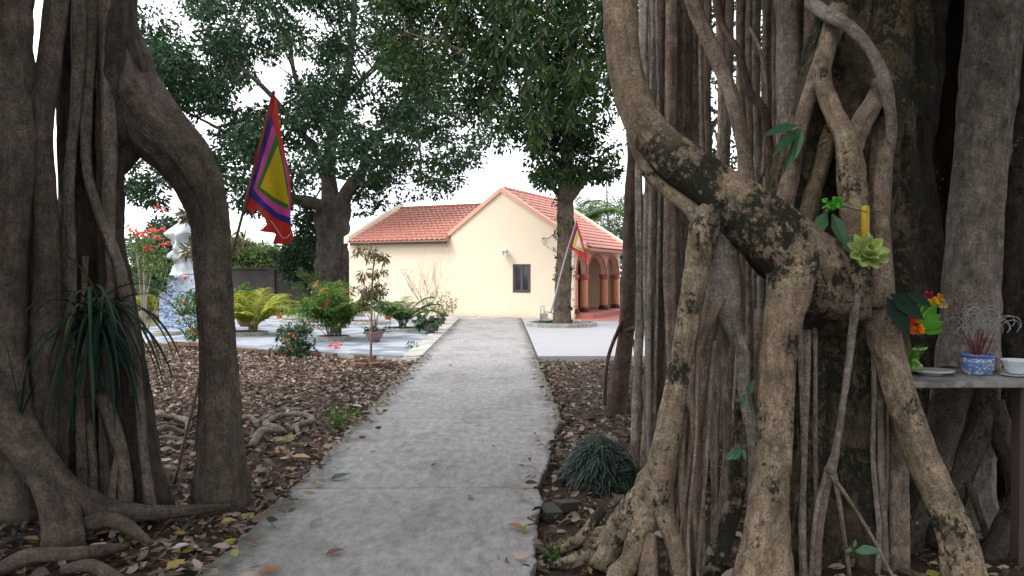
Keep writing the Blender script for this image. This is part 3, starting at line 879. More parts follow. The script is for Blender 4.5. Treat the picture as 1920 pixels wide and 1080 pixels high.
for pts in ([(178, -60, 5.34, 30), (168, 100, 5.3, 26), (160, 240, 5.26, 22), (165, 330, 5.2, 19), (190, 410, 5.14, 20), (222, 500, 5.1, 22), (242, 600, 5.1, 24), (256, 740, 5.12, 22)],
            [(196, -60, 5.28, 22), (200, 120, 5.26, 20), (206, 280, 5.2, 26), (204, 400, 5.18, 24), (208, 520, 5.16, 18), (204, 640, 5.16, 18), (196, 780, 5.16, 20), (200, 960, 5.12, 26)],
            [(150, -60, 5.2, 26), (146, 140, 5.18, 22), (132, 300, 5.14, 20), (128, 420, 5.14, 24), (130, 560, 5.14, 26), (124, 720, 5.12, 22), (118, 950, 5.1, 30)],
            [(160, 480, 5.22, 10), (156, 600, 5.18, 10), (158, 720, 5.14, 11), (172, 830, 5.08, 13), (178, 960, 5.04, 16)],
            [(140, 640, 5.14, 12), (150, 740, 5.1, 13), (152, 820, 5.06, 16), (158, 960, 5.04, 18)],
            [(190, 740, 5.14, 26), (214, 800, 5.08, 24), (232, 870, 5.04, 24), (236, 965, 5.02, 30)],
            [(222, 850, 5.04, 12), (212, 900, 5.0, 14), (206, 965, 4.98, 18)],
            [(250, 640, 5.12, 14), (262, 760, 5.08, 16), (270, 860, 5.06, 18), (284, 965, 5.04, 24)]):
    root('aerial_root', pts, 'bark_ridge_lit', LB, 14, .12, 4, flutes=3, fa=.06, wr=.003)
root('arch_root', [(205, 60, 5.5, 90), (240, 165, 5.48, 112), (290, 240, 5.45, 112), (345, 296, 5.42, 96), (384, 372, 5.4, 74), (396, 480, 5.4, 63), (405, 620, 5.4, 61), (410, 740, 5.4, 68), (413, 840, 5.4, 80), (415, 920, 5.4, 98), (416, 985, 5.4, 118)],
     'bark_dark', LB, 26, .08, 3, flutes=4, fa=.045, wr=.004)
root('trunk_column', [(-15, -70, 4.9, 128), (-14, 120, 4.9, 124), (-6, 250, 4.88, 138), (-8, 400, 4.85, 122), (-20, 560, 4.8, 124), (-22, 700, 4.75, 128), (-15, 820, 4.7, 150), (-15, 960, 4.7, 190)], 'bark_dark', LB, 28, .1, 3, flutes=3, fa=.05)
root('trunk_column', [(112, -60, 5.1, 40), (98, 70, 5.0, 40), (82, 200, 4.95, 38), (80, 300, 4.93, 38), (88, 450, 4.92, 44), (88, 600, 4.92, 50), (84, 760, 4.9, 48), (82, 930, 4.9, 58)], 'bark_dark', LB, 18, .07, 3, flutes=3, fa=.03)
root('trunk_column', [(48, 160, 5.2, 46), (48, 320, 5.15, 40), (46, 500, 5.1, 40), (40, 700, 5.1, 44), (38, 930, 5.1, 60)], 'bark_dark', LB, 14, .1, 3, flutes=3, fa=.06)
root('buttress_root', [(-45, 720, 4.62, 90), (5, 780, 4.6, 92), (58, 850, 4.6, 76), (108, 905, 4.62, 62), (155, 938, 4.68, 50), (215, 958, 4.78, 38), (290, 962, 4.95, 26), (380, 955, 5.1, 18), (430, 950, 5.2, 10)], 'bark_dark', LB, 18, .12, 4)
root('buttress_root', [(78, 880, 4.6, 56), (92, 935, 4.55, 46), (102, 985, 4.5, 44), (106, 1040, 4.48, 54)], 'bark_dark', LB, 14, .1, 4)
root('buttress_root', [(120, 920, 4.62, 44), (134, 965, 4.58, 34), (142, 1015, 4.52, 34), (146, 1045, 4.52, 36)], 'bark_dark', LB, 12, .1, 4)
root('buttress_root', [(150, 985, 4.65, 34), (195, 972, 4.68, 32), (235, 985, 4.66, 28), (268, 1008, 4.6, 18), (285, 1020, 4.58, 10)], 'bark_dark', LB, 12, .1, 4)
for pts in ([(-20, 1062, 4.22, 30), (60, 1046, 4.25, 30), (140, 1032, 4.3, 30), (200, 1022, 4.4, 24), (240, 1020, 4.5, 12)],
            [(120, 1050, 4.2, 20), (170, 1062, 4.12, 22), (220, 1085, 4.05, 22), (250, 1110, 3.95, 20)],
            [(-10, 985, 4.6, 8), (30, 965, 4.65, 9), (80, 945, 4.72, 8), (110, 930, 4.75, 6)]):
    root('surface_root', pts, 'bark_dark', LB, 10, .12, 5)
# roots looping over the leaf litter
for pts in ([(540, 812, 7.85, 8), (520, 790, 7.9, 15), (498, 775, 8.15, 16), (515, 756, 8.5, 15), (550, 748, 8.6, 13), (575, 752, 8.55, 15), (586, 760, 8.4, 16), (575, 775, 8.1, 15), (552, 786, 7.95, 14), (545, 795, 7.95, 12)],
            [(552, 785, 7.95, 13), (556, 800, 7.85, 14), (562, 820, 7.7, 10)],
            [(535, 764, 8.3, 8), (540, 778, 8.1, 9), (548, 786, 8.0, 8)],
            [(450, 740, 8.7, 12), (470, 755, 8.5, 12), (485, 768, 8.25, 8)],
            [(470, 840, 7.3, 20), (490, 815, 7.6, 20), (515, 800, 7.8, 16), (535, 795, 7.9, 10)]):
    root('surface_root', pts, 'root_pale', LB, 9, .12, 5, wr=.003)
for pts in ([(255, 760, 8.4, 14), (290, 745, 8.55, 14), (330, 738, 8.7, 14), (352, 752, 8.45, 16), (350, 770, 8.1, 12)],
            [(262, 778, 8.05, 10), (300, 768, 8.2, 11), (340, 752, 8.5, 9)],
            [(270, 792, 7.85, 14), (310, 784, 8.0, 16), (348, 774, 8.1, 10)],
            [(275, 825, 7.45, 8), (310, 822, 7.5, 12), (350, 828, 7.45, 10), (380, 830, 7.4, 6)],
            [(292, 752, 8.5, 16), (300, 740, 8.7, 16), (318, 736, 8.8, 12)]):
    root('surface_root', pts, 'root_pale', LB, 9, .12, 5, wr=.003)

# ---------------- right banyan
RB = thing('banyan_tree', 'tan banyan with mossy curved limb and many hanging roots behind the altar shelf', 'tree', (2.0, 4.6, -.1))
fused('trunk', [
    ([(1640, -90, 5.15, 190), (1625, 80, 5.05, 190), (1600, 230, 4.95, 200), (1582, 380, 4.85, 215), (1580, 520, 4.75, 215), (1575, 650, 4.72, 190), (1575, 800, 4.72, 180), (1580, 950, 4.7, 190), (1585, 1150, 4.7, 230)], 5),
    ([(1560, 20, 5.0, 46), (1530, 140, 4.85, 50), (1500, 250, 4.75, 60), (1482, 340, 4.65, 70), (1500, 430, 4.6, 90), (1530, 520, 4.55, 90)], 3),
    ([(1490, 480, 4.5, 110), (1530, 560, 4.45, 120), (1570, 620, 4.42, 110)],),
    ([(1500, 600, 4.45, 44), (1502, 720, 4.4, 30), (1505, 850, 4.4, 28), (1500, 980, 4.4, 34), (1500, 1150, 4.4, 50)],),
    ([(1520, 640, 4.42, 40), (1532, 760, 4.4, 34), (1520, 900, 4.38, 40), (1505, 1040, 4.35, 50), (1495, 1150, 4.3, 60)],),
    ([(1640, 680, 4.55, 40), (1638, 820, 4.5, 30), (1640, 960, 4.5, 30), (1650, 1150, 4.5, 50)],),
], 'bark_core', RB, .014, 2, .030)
for pts, m_ in (([(1575, 10, 4.95, 40), (1552, 80, 4.62, 32), (1541, 140, 4.5, 32), (1562, 210, 4.42, 34), (1586, 258, 4.36, 38), (1596, 330, 4.32, 46), (1602, 420, 4.28, 46), (1602, 520, 4.28, 56), (1598, 590, 4.34, 60)], 'bark_tan'),
                ([(1662, 140, 4.8, 42), (1640, 190, 4.56, 36), (1612, 240, 4.42, 34), (1594, 290, 4.36, 34)], 'bark_stem'),
                ([(1672, 170, 4.8, 50), (1656, 280, 4.5, 42), (1648, 380, 4.36, 42), (1650, 480, 4.32, 44), (1644, 570, 4.36, 60)], 'bark_stem'),
                ([(1590, 300, 4.4, 20), (1606, 370, 4.3, 20), (1622, 440, 4.3, 18), (1634, 520, 4.36, 24)], 'bark_tan'),
                ([(1556, 60, 4.8, 26), (1526, 150, 4.68, 24), (1500, 240, 4.58, 28), (1484, 320, 4.5, 32), (1470, 390, 4.35, 40)], 'bark_stem'),
                ([(1560, 240, 4.62, 30), (1538, 320, 4.5, 30), (1516, 400, 4.38, 36), (1508, 470, 4.3, 44)], 'bark_core_uv')):
    root('fused_root', pts, m_, RB, 16, .12, 4, flutes=3, fa=.06, wr=.004, step=.035)  # paler than the core: the lit relief is put into the root colour
root('curved_limb', [(1163, -80, 4.75, 62), (1165, 40, 4.6, 64), (1176, 140, 4.45, 66), (1205, 228, 4.3, 70), (1262, 296, 4.2, 80), (1335, 350, 4.15, 94), (1405, 405, 4.12, 112), (1475, 465, 4.15, 128), (1545, 525, 4.3, 140), (1600, 560, 4.5, 120)],
     'bark_moss', RB, 30, .07, 3, flutes=3, fa=.03, step=.03)
# underside rib of the limb
root('prop_root', [(1185, 250, 4.32, 26), (1215, 320, 4.25, 28), (1255, 362, 4.18, 26), (1295, 392, 4.12, 26), (1318, 430, 4.08, 34)], 'bark_tan', RB, 14, .08, 4)
root('prop_root', [(1345, 375, 4.12, 40), (1326, 415, 4.08, 52), (1312, 470, 4.05, 48), (1297, 560, 4.02, 44), (1282, 650, 4.02, 42), (1266, 740, 4.05, 44), (1248, 840, 4.1, 48), (1230, 905, 4.15, 60), (1195, 955, 4.22, 58), (1150, 1010, 4.3, 50), (1125, 1070, 4.25, 50)],
     'bark_tan', RB, 22, .09, 4, wr=.006, step=.03)
root('prop_root', [(1235, 890, 4.14, 50), (1245, 960, 4.15, 40), (1268, 1030, 4.12, 36), (1282, 1110, 4.05, 40)], 'bark_tan', RB, 14, .1, 4, wr=.006)
root('prop_root', [(1492, 470, 4.1, 90), (1482, 540, 4.02, 80), (1466, 620, 3.97, 68), (1457, 720, 3.95, 66), (1452, 830, 3.93, 66), (1444, 930, 3.92, 74), (1432, 1040, 3.9, 96), (1420, 1150, 3.85, 140)],
     'bark_tan', RB, 24, .08, 4, wr=.006, flutes=3, fa=.03, step=.03)
root('prop_root', [(1350, 415, 4.25, 60), (1352, 480, 4.22, 66), (1358, 560, 4.2, 62), (1372, 610, 4.18, 40), (1392, 665, 4.15, 26), (1394, 730, 4.14, 22), (1412, 820, 4.12, 22), (1413, 910, 4.12, 22), (1405, 1060, 4.1, 26)], 'bark_pale', RB, 16, .14, 5, wr=.006)
root('prop_root', [(1345, 520, 4.22, 44), (1330, 600, 4.2, 34), (1316, 700, 4.2, 30), (1306, 800, 4.22, 26), (1300, 930, 4.25, 26), (1296, 1100, 4.25, 30)], 'bark_stem', RB, 14, .12, 5, wr=.006, flutes=3, fa=.08)
root('prop_root', [(1395, 730, 4.5, 34), (1390, 800, 4.5, 32), (1384, 900, 4.48, 34), (1366, 985, 4.4, 36), (1335, 1060, 4.3, 44), (1320, 1120, 4.2, 50)], 'bark_moss', RB, 14, .12, 5)
root('prop_root', [(1640, 560, 4.45, 66), (1660, 640, 4.35, 62), (1688, 740, 4.25, 58), (1722, 840, 4.2, 56), (1762, 930, 4.15, 58), (1792, 1010, 4.1, 64), (1815, 1120, 4.0, 90)],
     'bark_tan', RB, 20, .09, 4, wr=.005, step=.04)
root('prop_root', [(1676, 740, 4.5, 30), (1680, 820, 4.45, 36), (1684, 930, 4.4, 36), (1686, 1120, 4.35, 42)], 'bark_stem', RB, 14, .06, 4)
root('looping_root', [(1520, 5, 5.0, 24), (1548, 24, 4.6, 26), (1590, 48, 4.45, 24), (1630, 90, 4.38, 22), (1655, 140, 4.36, 24), (1668, 200, 4.38, 21), (1672, 250, 4.42, 18), (1666, 300, 4.46, 14), (1655, 350, 4.46, 9), (1650, 400, 4.44, 5)], 'bark_pale', RB, 12, .1, 4)
root('hanging_root', [(1608, 500, 4.22, 18), (1604, 560, 4.18, 17), (1594, 660, 4.16, 14), (1580, 760, 4.15, 13), (1566, 850, 4.15, 15), (1556, 885, 4.15, 24)], 'bark_pale', RB, 9, .08, 5)
for pts in ([(1560, 870, 4.16, 14), (1572, 930, 4.14, 10), (1582, 1000, 4.12, 8), (1596, 1100, 4.1, 8)],
            [(1555, 885, 4.15, 12), (1580, 920, 4.12, 8), (1625, 990, 4.08, 7), (1668, 1070, 4.02, 7), (1690, 1110, 4.0, 6)],
            [(1556, 878, 4.17, 18), (1548, 920, 4.2, 18), (1535, 1000, 4.22, 18), (1526, 1110, 4.22, 22)],
            [(1550, 882, 4.16, 9), (1530, 960, 4.12, 8), (1518, 1100, 4.1, 8)],
            [(1340, 640, 4.05, 7), (1330, 760, 4.05, 8), (1322, 900, 4.05, 8), (1312, 1010, 4.05, 8), (1308, 1110, 4.05, 8)],
            [(1352, 560, 4.1, 20), (1322, 620, 4.05, 16), (1296, 690, 4.03, 20), (1290, 735, 4.03, 20), (1300, 800, 4.05, 10), (1284, 930, 4.1, 8), (1270, 1060, 4.1, 7)],
            [(1376, 590, 4.3, 10), (1366, 640, 4.3, 9), (1358, 720, 4.3, 9)],
            [(1362, 575, 4.28, 12), (1356, 650, 4.28, 10), (1362, 760, 4.28, 8)],
            [(1318, 620, 4.15, 12), (1312, 760, 4.15, 10), (1276, 930, 4.15, 9), (1262, 1040, 4.15, 9)],
            [(1296, 720, 4.08, 16), (1282, 790, 4.1, 15), (1278, 880, 4.1, 14), (1282, 980, 4.12, 13), (1295, 1110, 4.1, 14)],
            [(1306, 690, 4.1, 14), (1306, 830, 4.1, 12), (1302, 960, 4.12, 11), (1316, 1110, 4.1, 11)],
            [(1284, 720, 4.18, 14), (1272, 820, 4.2, 12), (1266, 940, 4.22, 12), (1262, 1100, 4.2, 14)],
            [(1232, 800, 4.2, 5), (1215, 872, 4.18, 7), (1198, 890, 4.2, 7), (1190, 940, 4.22, 4)],
            [(1228, 868, 4.18, 12), (1200, 895, 4.2, 10), (1194, 905, 4.2, 8), (1185, 940, 4.22, 6)]):
    root('hanging_root', pts, 'bark_stem' if random.random() < .75 else 'bark_pale', RB, 8, .10, 6, wr=.002)
for pts in ([(1235, 925, 4.2, 36), (1180, 945, 4.35, 34), (1120, 955, 4.5, 30), (1060, 975, 4.55, 24), (1025, 990, 4.55, 14)],
            [(1170, 1000, 4.25, 34), (1120, 1020, 4.3, 30), (1075, 1035, 4.3, 22), (1030, 1050, 4.3, 12)],
            [(1212, 955, 4.2, 52), (1185, 1010, 4.12, 46), (1160, 1070, 4.0, 44), (1150, 1120, 3.9, 40)],
            [(1130, 955, 4.5, 20), (1080, 985, 4.5, 20), (1040, 1005, 4.48, 16), (1010, 1015, 4.5, 8)],
            [(1240, 905, 4.5, 44), (1190, 930, 4.6, 36), (1140, 940, 4.7, 26), (1090, 950, 4.8, 14)]):
    root('surface_root', pts, 'bark_moss' if random.random() < .4 else 'bark_tan', RB, 12, .16, 5, wr=.006)
for (x, y0, dx, w, Y, m_) in ((1284, 640, -16, 9, 4.3, 0), (1300, 620, -6, 12, 4.32, 1), (1312, 600, -20, 7, 4.0, 0), (1324, 600, -4, 10, 4.3, 1), (1334, 590, 4, 8, 4.34, 0), (1346, 600, -6, 13, 4.36, 1), (1360, 620, -10, 8, 4.4, 0), (1374, 640, -14, 10, 4.45, 1),
                              (1270, 700, -20, 8, 4.3, 1), (1420, 620, -8, 9, 4.35, 0), (1428, 560, -6, 14, 4.4, 1), (1500, 640, 10, 9, 4.2, 0), (1514, 660, -8, 12, 4.2, 1), (1528, 640, 6, 8, 4.25, 0), (1638, 660, 6, 10, 4.3, 1), (1650, 700, 6, 14, 4.35, 0), (1662, 720, 2, 8, 4.4, 1)):
    low = y0 > 500; L_ = (1105 - y0) if low else 330
    root('hanging_root', [(x, y0 - 40, Y + .12, w * 1.2), (x + dx * .2, y0 + L_ * .15, Y, w), (x + dx * .5 + random.uniform(-5, 5), y0 + L_ * .45, Y, w * .95), (x + dx * .9 + random.uniform(-5, 5), y0 + L_ * .75, Y, w), (x + dx, y0 + L_, Y - (.05 if low else -.1), w * 1.2)],
         ('bark_stem', 'bark_core_pale_uv')[m_] if y0 > 500 else ('bark_tan', 'bark_pale')[m_], RB, 9, .14, 6, wr=.003)
root('root_spur', [(1222, 1000, 4.08, 14), (1218, 1040, 4.05, 30), (1212, 1120, 4.0, 44)], 'bark_stem', RB, 12, .06, 4)
# columns behind: a bundle of many slender strands
root('rear_column', [(1236, -80, 6.6, 46), (1232, 200, 6.55, 42), (1234, 420, 6.5, 44), (1236, 600, 6.5, 46), (1232, 760, 6.45, 46), (1228, 910, 6.4, 60)], 'bark_stem', RB, 30, .1, 3, flutes=5, fa=.14)
for i in range(22):
    xt = 1206 + i * 4.3 + random.uniform(-4, 4); Y = random.uniform(6.05, 6.7); w = random.choice((7, 9, 11, 14, 18, 22))
    xb = xt + random.uniform(-9, 9); xm = (xt + xb) / 2 + random.uniform(-8, 8)
    root('aerial_root', [(xt, -90, Y, w), (xt + random.uniform(-4, 4), 120, Y, w), (xm, 320, Y, w), (xm + random.uniform(-6, 6), 520, Y - .05, w * 1.05), (xb, 720, Y - .08, w * 1.1), (xb + random.uniform(-5, 5), 905, Y - .1, w * 1.3)],
         random.choice(('bark_pale', 'bark_stem', 'bark_stem', 'bark_core_pale_uv')), RB, 14 if w > 13 else 9, .12, 4, flutes=3 if w > 13 else 0, fa=.1, step=.08, wr=.003)
STEMS = [(1316, 1320, 14, 7.2), (1330, 1338, 14, 7.0), (1352, 1350, 20, 7.6), (1369, 1364, 15, 7.1), (1394, 1391, 22, 7.8), (1407, 1404, 12, 7.0), (1421, 1416, 18, 7.3), (1442, 1446, 22, 7.9),
         (1482, 1476, 50, 6.6), (1508, 1500, 22, 6.9), (1525, 1512, 28, 6.4), (1455, 1452, 12, 7.0), (1268, 1272, 16, 6.9), (1296, 1300, 14, 7.0), (1304, 1310, 12, 6.4)]
for i, (xt, xb, w, Y) in enumerate(STEMS):
    m = (xt + xb) / 2 + random.uniform(-6, 6)
    root('aerial_root', [(xt, -90, Y, w), (xt + random.uniform(-4, 4), 130, Y, w), (m, 300, Y, w * .95), (xb, 480, Y, w), (xb + random.uniform(-6, 6), 700, Y - .1, w * 1.05), (xb + random.uniform(-5, 5), 900, Y - .1, w * 1.2)],
         'bark_pale' if i in (8,) else ('bark_stem' if i % 3 else 'bark_core_pale_uv'), RB, 14 if w > 20 else 9, .12, 4, flutes=3 if w > 18 else 0, fa=.08, step=.09, wr=.004)
root('aerial_root', [(1275, -70, 5.4, 26), (1308, 30, 5.35, 30), (1345, 110, 5.25, 30), (1374, 190, 5.15, 28), (1394, 280, 5.05, 26), (1402, 360, 4.9, 26), (1400, 420, 4.7, 26)], 'bark_stem', RB, 12, .08, 4)
root('aerial_root', [(1335, -70, 5.9, 16), (1352, 40, 5.8, 16), (1385, 100, 5.7, 15), (1402, 170, 5.65, 18), (1432, 205, 5.6, 16), (1442, 270, 5.55, 16), (1444, 370, 5.4, 18), (1440, 440, 5.2, 18)], 'bark_brown', RB, 10, .1, 4)
root('aerial_root', [(1400, 40, 6.0, 6), (1425, 95, 5.9, 7), (1438, 190, 5.85, 8), (1430, 330, 5.8, 8)], 'bark_stem', RB, 8, .1, 4)
# dark columns behind the altar
root('rear_column', [(1712, -90, 5.9, 120), (1705, 120, 5.85, 104), (1700, 300, 5.8, 92), (1708, 450, 5.7, 96), (1722, 560, 5.6, 108), (1730, 720, 5.6, 120), (1735, 900, 5.5, 150), (1735, 1010, 5.5, 190)], 'bark_shade', RB, 24, .1, 3, flutes=4, fa=.06, step=.08)
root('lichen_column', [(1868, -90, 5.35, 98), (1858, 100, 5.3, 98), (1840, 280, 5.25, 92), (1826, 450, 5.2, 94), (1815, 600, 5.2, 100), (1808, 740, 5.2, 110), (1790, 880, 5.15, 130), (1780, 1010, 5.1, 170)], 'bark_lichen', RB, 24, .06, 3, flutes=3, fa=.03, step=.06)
root('rear_column', [(1965, -90, 5.7, 110), (1945, 200, 5.65, 104), (1935, 450, 5.6, 100), (1935, 700, 5.5, 110), (1945, 1000, 5.4, 160)], 'bark_shade', RB, 22, .1, 3, flutes=4, fa=.07, step=.08)
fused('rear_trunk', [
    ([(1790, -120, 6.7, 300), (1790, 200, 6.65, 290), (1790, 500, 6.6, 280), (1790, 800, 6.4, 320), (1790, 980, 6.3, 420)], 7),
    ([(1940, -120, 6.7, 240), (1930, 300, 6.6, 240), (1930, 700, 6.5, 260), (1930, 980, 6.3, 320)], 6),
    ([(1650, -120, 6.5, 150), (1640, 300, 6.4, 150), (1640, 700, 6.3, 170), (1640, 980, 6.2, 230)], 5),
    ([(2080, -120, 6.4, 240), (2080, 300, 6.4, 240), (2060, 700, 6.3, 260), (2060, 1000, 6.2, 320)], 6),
], 'bark_shade_core', RB, .04, 3, .02)
for pts in ([(1790, 700, 5.0, 70), (1775, 780, 4.9, 60), (1750, 870, 4.8, 56), (1712, 960, 4.7, 56), (1690, 1080, 4.6, 80)],
            [(1842, 720, 5.0, 70), (1832, 800, 4.92, 56), (1806, 870, 4.85, 52), (1778, 960, 4.8, 52), (1760, 1060, 4.7, 70)],
            [(1850, 760, 4.95, 60), (1885, 830, 4.85, 48), (1910, 900, 4.8, 46), (1925, 1000, 4.75, 54), (1935, 1060, 4.7, 70)],
            [(1815, 905, 4.75, 14), (1835, 960, 4.7, 13), (1858, 1030, 4.65, 13), (1868, 1080, 4.6, 14)],
            [(1940, 880, 4.7, 40), (1890, 980, 4.6, 40), (1850, 1060, 4.5, 46), (1835, 1110, 4.4, 50)]):
    root('buttress_root', pts, 'bark_shade', RB, 14, .14, 4, wr=.006)

# young stems left of the fig, standing free in the leaf litter
ST = thing('fig_stem', 'smooth dark brown upright stem rising from leaf litter to the curved mossy limb', 'tree', G(1160, 765, -.1))
root('trunk', [(1172, -90, 9.0, 24), (1174, 60, 9.0, 24), (1184, 200, 9.0, 24), (1188, 290, 9.0, 25), (1185, 345, 9.0, 26), (1182, 420, 9.0, 28), (1180, 520, 9.05, 28), (1174, 620, 9.1, 30), (1164, 700, 9.1, 32), (1155, 762, 9.1, 40), (1152, 785, 9.1, 50)], 'bark_brown', ST, 14, .05, 3)
root('side_root', [(1172, 590, 9.05, 8), (1145, 655, 9.0, 7), (1136, 700, 8.95, 7), (1134, 760, 8.95, 8)], 'bark_brown', ST, 8, .06, 4)
ST2 = thing('fig_stem', 'thin brown crooked fig stem with a sideways shoot, on leaf litter', 'tree', G(1190, 775, -.1))
root('trunk', [(1206, 545, 8.9, 9), (1204, 600, 8.9, 11), (1198, 660, 8.9, 12), (1190, 720, 8.9, 13), (1187, 785, 8.9, 15)], 'bark_brown', ST2, 8, .06, 4)
root('side_root', [(1172, 620, 9.0, 8), (1195, 614, 8.92, 9), (1215, 608, 8.7, 9)], 'bark_brown', ST2, 8, .06, 4)
root('side_root', [(1174, 622, 9.0, 5), (1188, 640, 8.95, 6), (1194, 680, 8.9, 6)], 'bark_brown', ST2, 8, .06, 4)
root('side_root', [(1208, 690, 8.8, 7), (1196, 715, 8.85, 8), (1203, 755, 8.9, 8), (1208, 790, 8.9, 7)], 'bark_brown', ST2, 8, .06, 4)

# crowns of the two figs, out of view, thickened and gapped to shape the light
M['fig_leaf'] = leafmat('fig_leaves', [(0.0, (0.022, 0.05, 0.018)), (0.6, (0.04, 0.085, 0.026)), (1.0, (0.075, 0.12, 0.03))], 0.4, 0.3)
def crown_clumps(cx, cy, rx, ry, n):
    out = []
    while len(out) < n:
        a = random.uniform(0, 2 * math.pi); q = math.sqrt(random.random())
        x = cx + rx * q * math.cos(a); y = cy + ry * q * math.sin(a)
        if -2.4 < x < 1.5 and random.random() < .9: continue  # clumps left out here so sky light falls on path and roots
        r = random.uniform(.6, 1.1)
        top = 1.55 + .372 * max(y, 0) + r + .35
        z = max(5.2, top) + random.random() * 2.6 * (1.15 - q)
        out.append(((x, y, z), r))
    return out
def crown(parent, clumps, per, L, mat='fig_leaf', name='crown', **k):
    V, F = clump_leaves(clumps, per, L, **k)
    return fobj(name, V, F, M[mat], parent)
LCL = crown_clumps(-3.6, 4.5, 6.0, 6.5, 210)
RCL = crown_clumps(4.2, 5.0, 6.5, 7.0, 260)
for i in range(130):    # unseen low clumps added left and behind, to block light
    x = random.uniform(-9, -2.6); y = random.uniform(-7, 3.0)
    if x < -.70 * y - 2.0: LCL.append(((x, y, random.uniform(1.9, 5.5)), random.uniform(.6, 1.0)))
for i in range(60):     # unseen clumps added behind the camera, right of the path, to cut light
    RCL.append(((random.uniform(1.6, 6), random.uniform(-7, -2.5), random.uniform(2.2, 5.5)), random.uniform(.6, 1.0)))
for i in range(90):     # unseen low skirt added beside and behind the right fig to darken it
    a = random.uniform(-.35, 1.0) * math.pi * -1
    x = 5.0 + 3.6 * math.cos(a) * random.uniform(.75, 1.1); y = 1.0 + 6.0 * math.sin(a) * random.uniform(.7, 1.1)
    if x > 2.6 and x > .70 * y + 1.6: RCL.append(((x, y, random.uniform(2.0, 5.5)), random.uniform(.6, 1.0)))
crown(LB, LCL, 240, .19)
crown(RB, RCL, 260, .19)
for par, cl, hub in ((LB, LCL, (-3.1, 5.4, 4.2)), (RB, RCL, (2.6, 5.2, 4.6))):
    bmb = MB()
    for c, r in cl[::7]:
        c = np.array(c); h = np.array(hub); 
        m1 = h * .6 + c * .4; m1[2] = max(m1[2], 1.9 + .372 * max(m1[1], 0)) + .3
        bmb.tube([h, m1, c], [.07, .05, .02], 6)
    bmb.obj('branches', M['bark_dark_shaded'], par, True)['kind'] = 'stuff'
# the leafy sprays that hang from the fig into the view
SP = []
def spray(px, py, Y, n, length, L):
    b = np.array(P(px, py, Y)); pts = [b]; d = np.array([random.uniform(-.35, .35), random.uniform(-.2, .2), -1.0])
    for i in range(8):
        d = d + np.array([random.uniform(-.12, .12), random.uniform(-.12, .12), 0]); pts.append(pts[-1] + d / np.linalg.norm(d) * length / 8)
    C = []; D = []
    for i in range(n):
        t = random.random() * 7.99; k = int(t); p = pts[k] + (pts[k + 1] - pts[k]) * (t - k)
        a = random.uniform(0, 6.28); C.append(p); D.append((math.cos(a) * .7, math.sin(a) * .7, -1.0 + random.uniform(-.2, .5)))
    n_ = len(C); Ls = L * rng.uniform(.75, 1.2, n_)
    V, F = leaf_geo(np.array(C), Ls, Ls * .30, np.array(D), rdir(n_, -.2, .8), cup=.04, bend=-.12, hi=True)
    return pts, V, F
tw = MB(); LV = []; LF = []; off = 0
for (x, y, Y, n, ln, L) in [(985, -60, 9.0, 70, 2.0, .17), (1010, -60, 9.4, 80, 2.2, .17), (1040, -40, 8.8, 70, 1.8, .17), (960, -60, 9.6, 60, 1.6, .17), (920, -60, 9.2, 60, 1.2, .16), (1005, 60, 9.8, 70, 1.5, .16),
                            (1080, -50, 9.0, 60, 1.4, .17), (880, -60, 9.8, 60, 1.3, .16), (1120, -50, 9.4, 60, 1.6, .16), (1150, -40, 9.8, 60, 1.9, .16), (985, 150, 10.2, 40, .9, .16), (1035, 120, 9.6, 46, 1.1, .17), (1150, 110, 9.8, 30, 1.0, .15), (840, -60, 9.6, 50, 1.2, .16), (1060, 60, 10.0, 60, 1.3, .16)]:
    pts, V, F = spray(x, y, Y, n, ln, L)
    tw.tube(pts, [.012 - .001 * i for i in range(9)], 5)
    LV.append(V); LF.append(F + off); off += len(V)
fobj('leaf_spray', np.concatenate(LV), np.concatenate(LF), M['fig_leaf'], RB)
tw.obj('twigs', M['bark_brown'], RB, True)['kind'] = 'stuff'

# ------------------------------------------------------------------ trees beyond
M['bark_bg'] = bark('tree_bark_dark', (0.055, 0.045, 0.04), (0.10, 0.085, 0.075), uv=True, furrow=1.8)
M['bark_ivy'] = bark('tree_bark_rough', (0.085, 0.062, 0.045), (0.16, 0.122, 0.092), uv=True, furrow=2.0, green=0.3)
M['leaf_bg'] = leafmat('tree_leaves_bluegreen', [(0.0, (0.010, 0.026, 0.016)), (0.5, (0.020, 0.048, 0.026)), (0.85, (0.036, 0.074, 0.036)), (1.0, (0.075, 0.12, 0.045))], 0.5, 0.3, .15)
M['leaf_mid'] = leafmat('tree_leaves_dark', [(0.0, (0.007, 0.020, 0.006)), (0.6, (0.016, 0.042, 0.010)), (0.9, (0.032, 0.065, 0.014)), (1.0, (0.08, 0.115, 0.02))], 0.45, 0.3, .2)
M['leaf_con'] = leafmat('conifer_leaves', [(0.0, (0.014, 0.035, 0.02)), (1.0, (0.035, 0.075, 0.04))], 0.5, 0.15)
M['leaf_lite'] = leafmat('bush_leaves_light', [(0.0, (0.05, 0.09, 0.03)), (0.5, (0.09, 0.15, 0.05)), (1.0, (0.17, 0.22, 0.09))], 0.5, 0.35)
M['leaf_mist'] = leafmat('far_leaves_pale', [(0.0, (0.07, 0.10, 0.08)), (1.0, (0.14, 0.18, 0.13))], 0.5, 0.35)

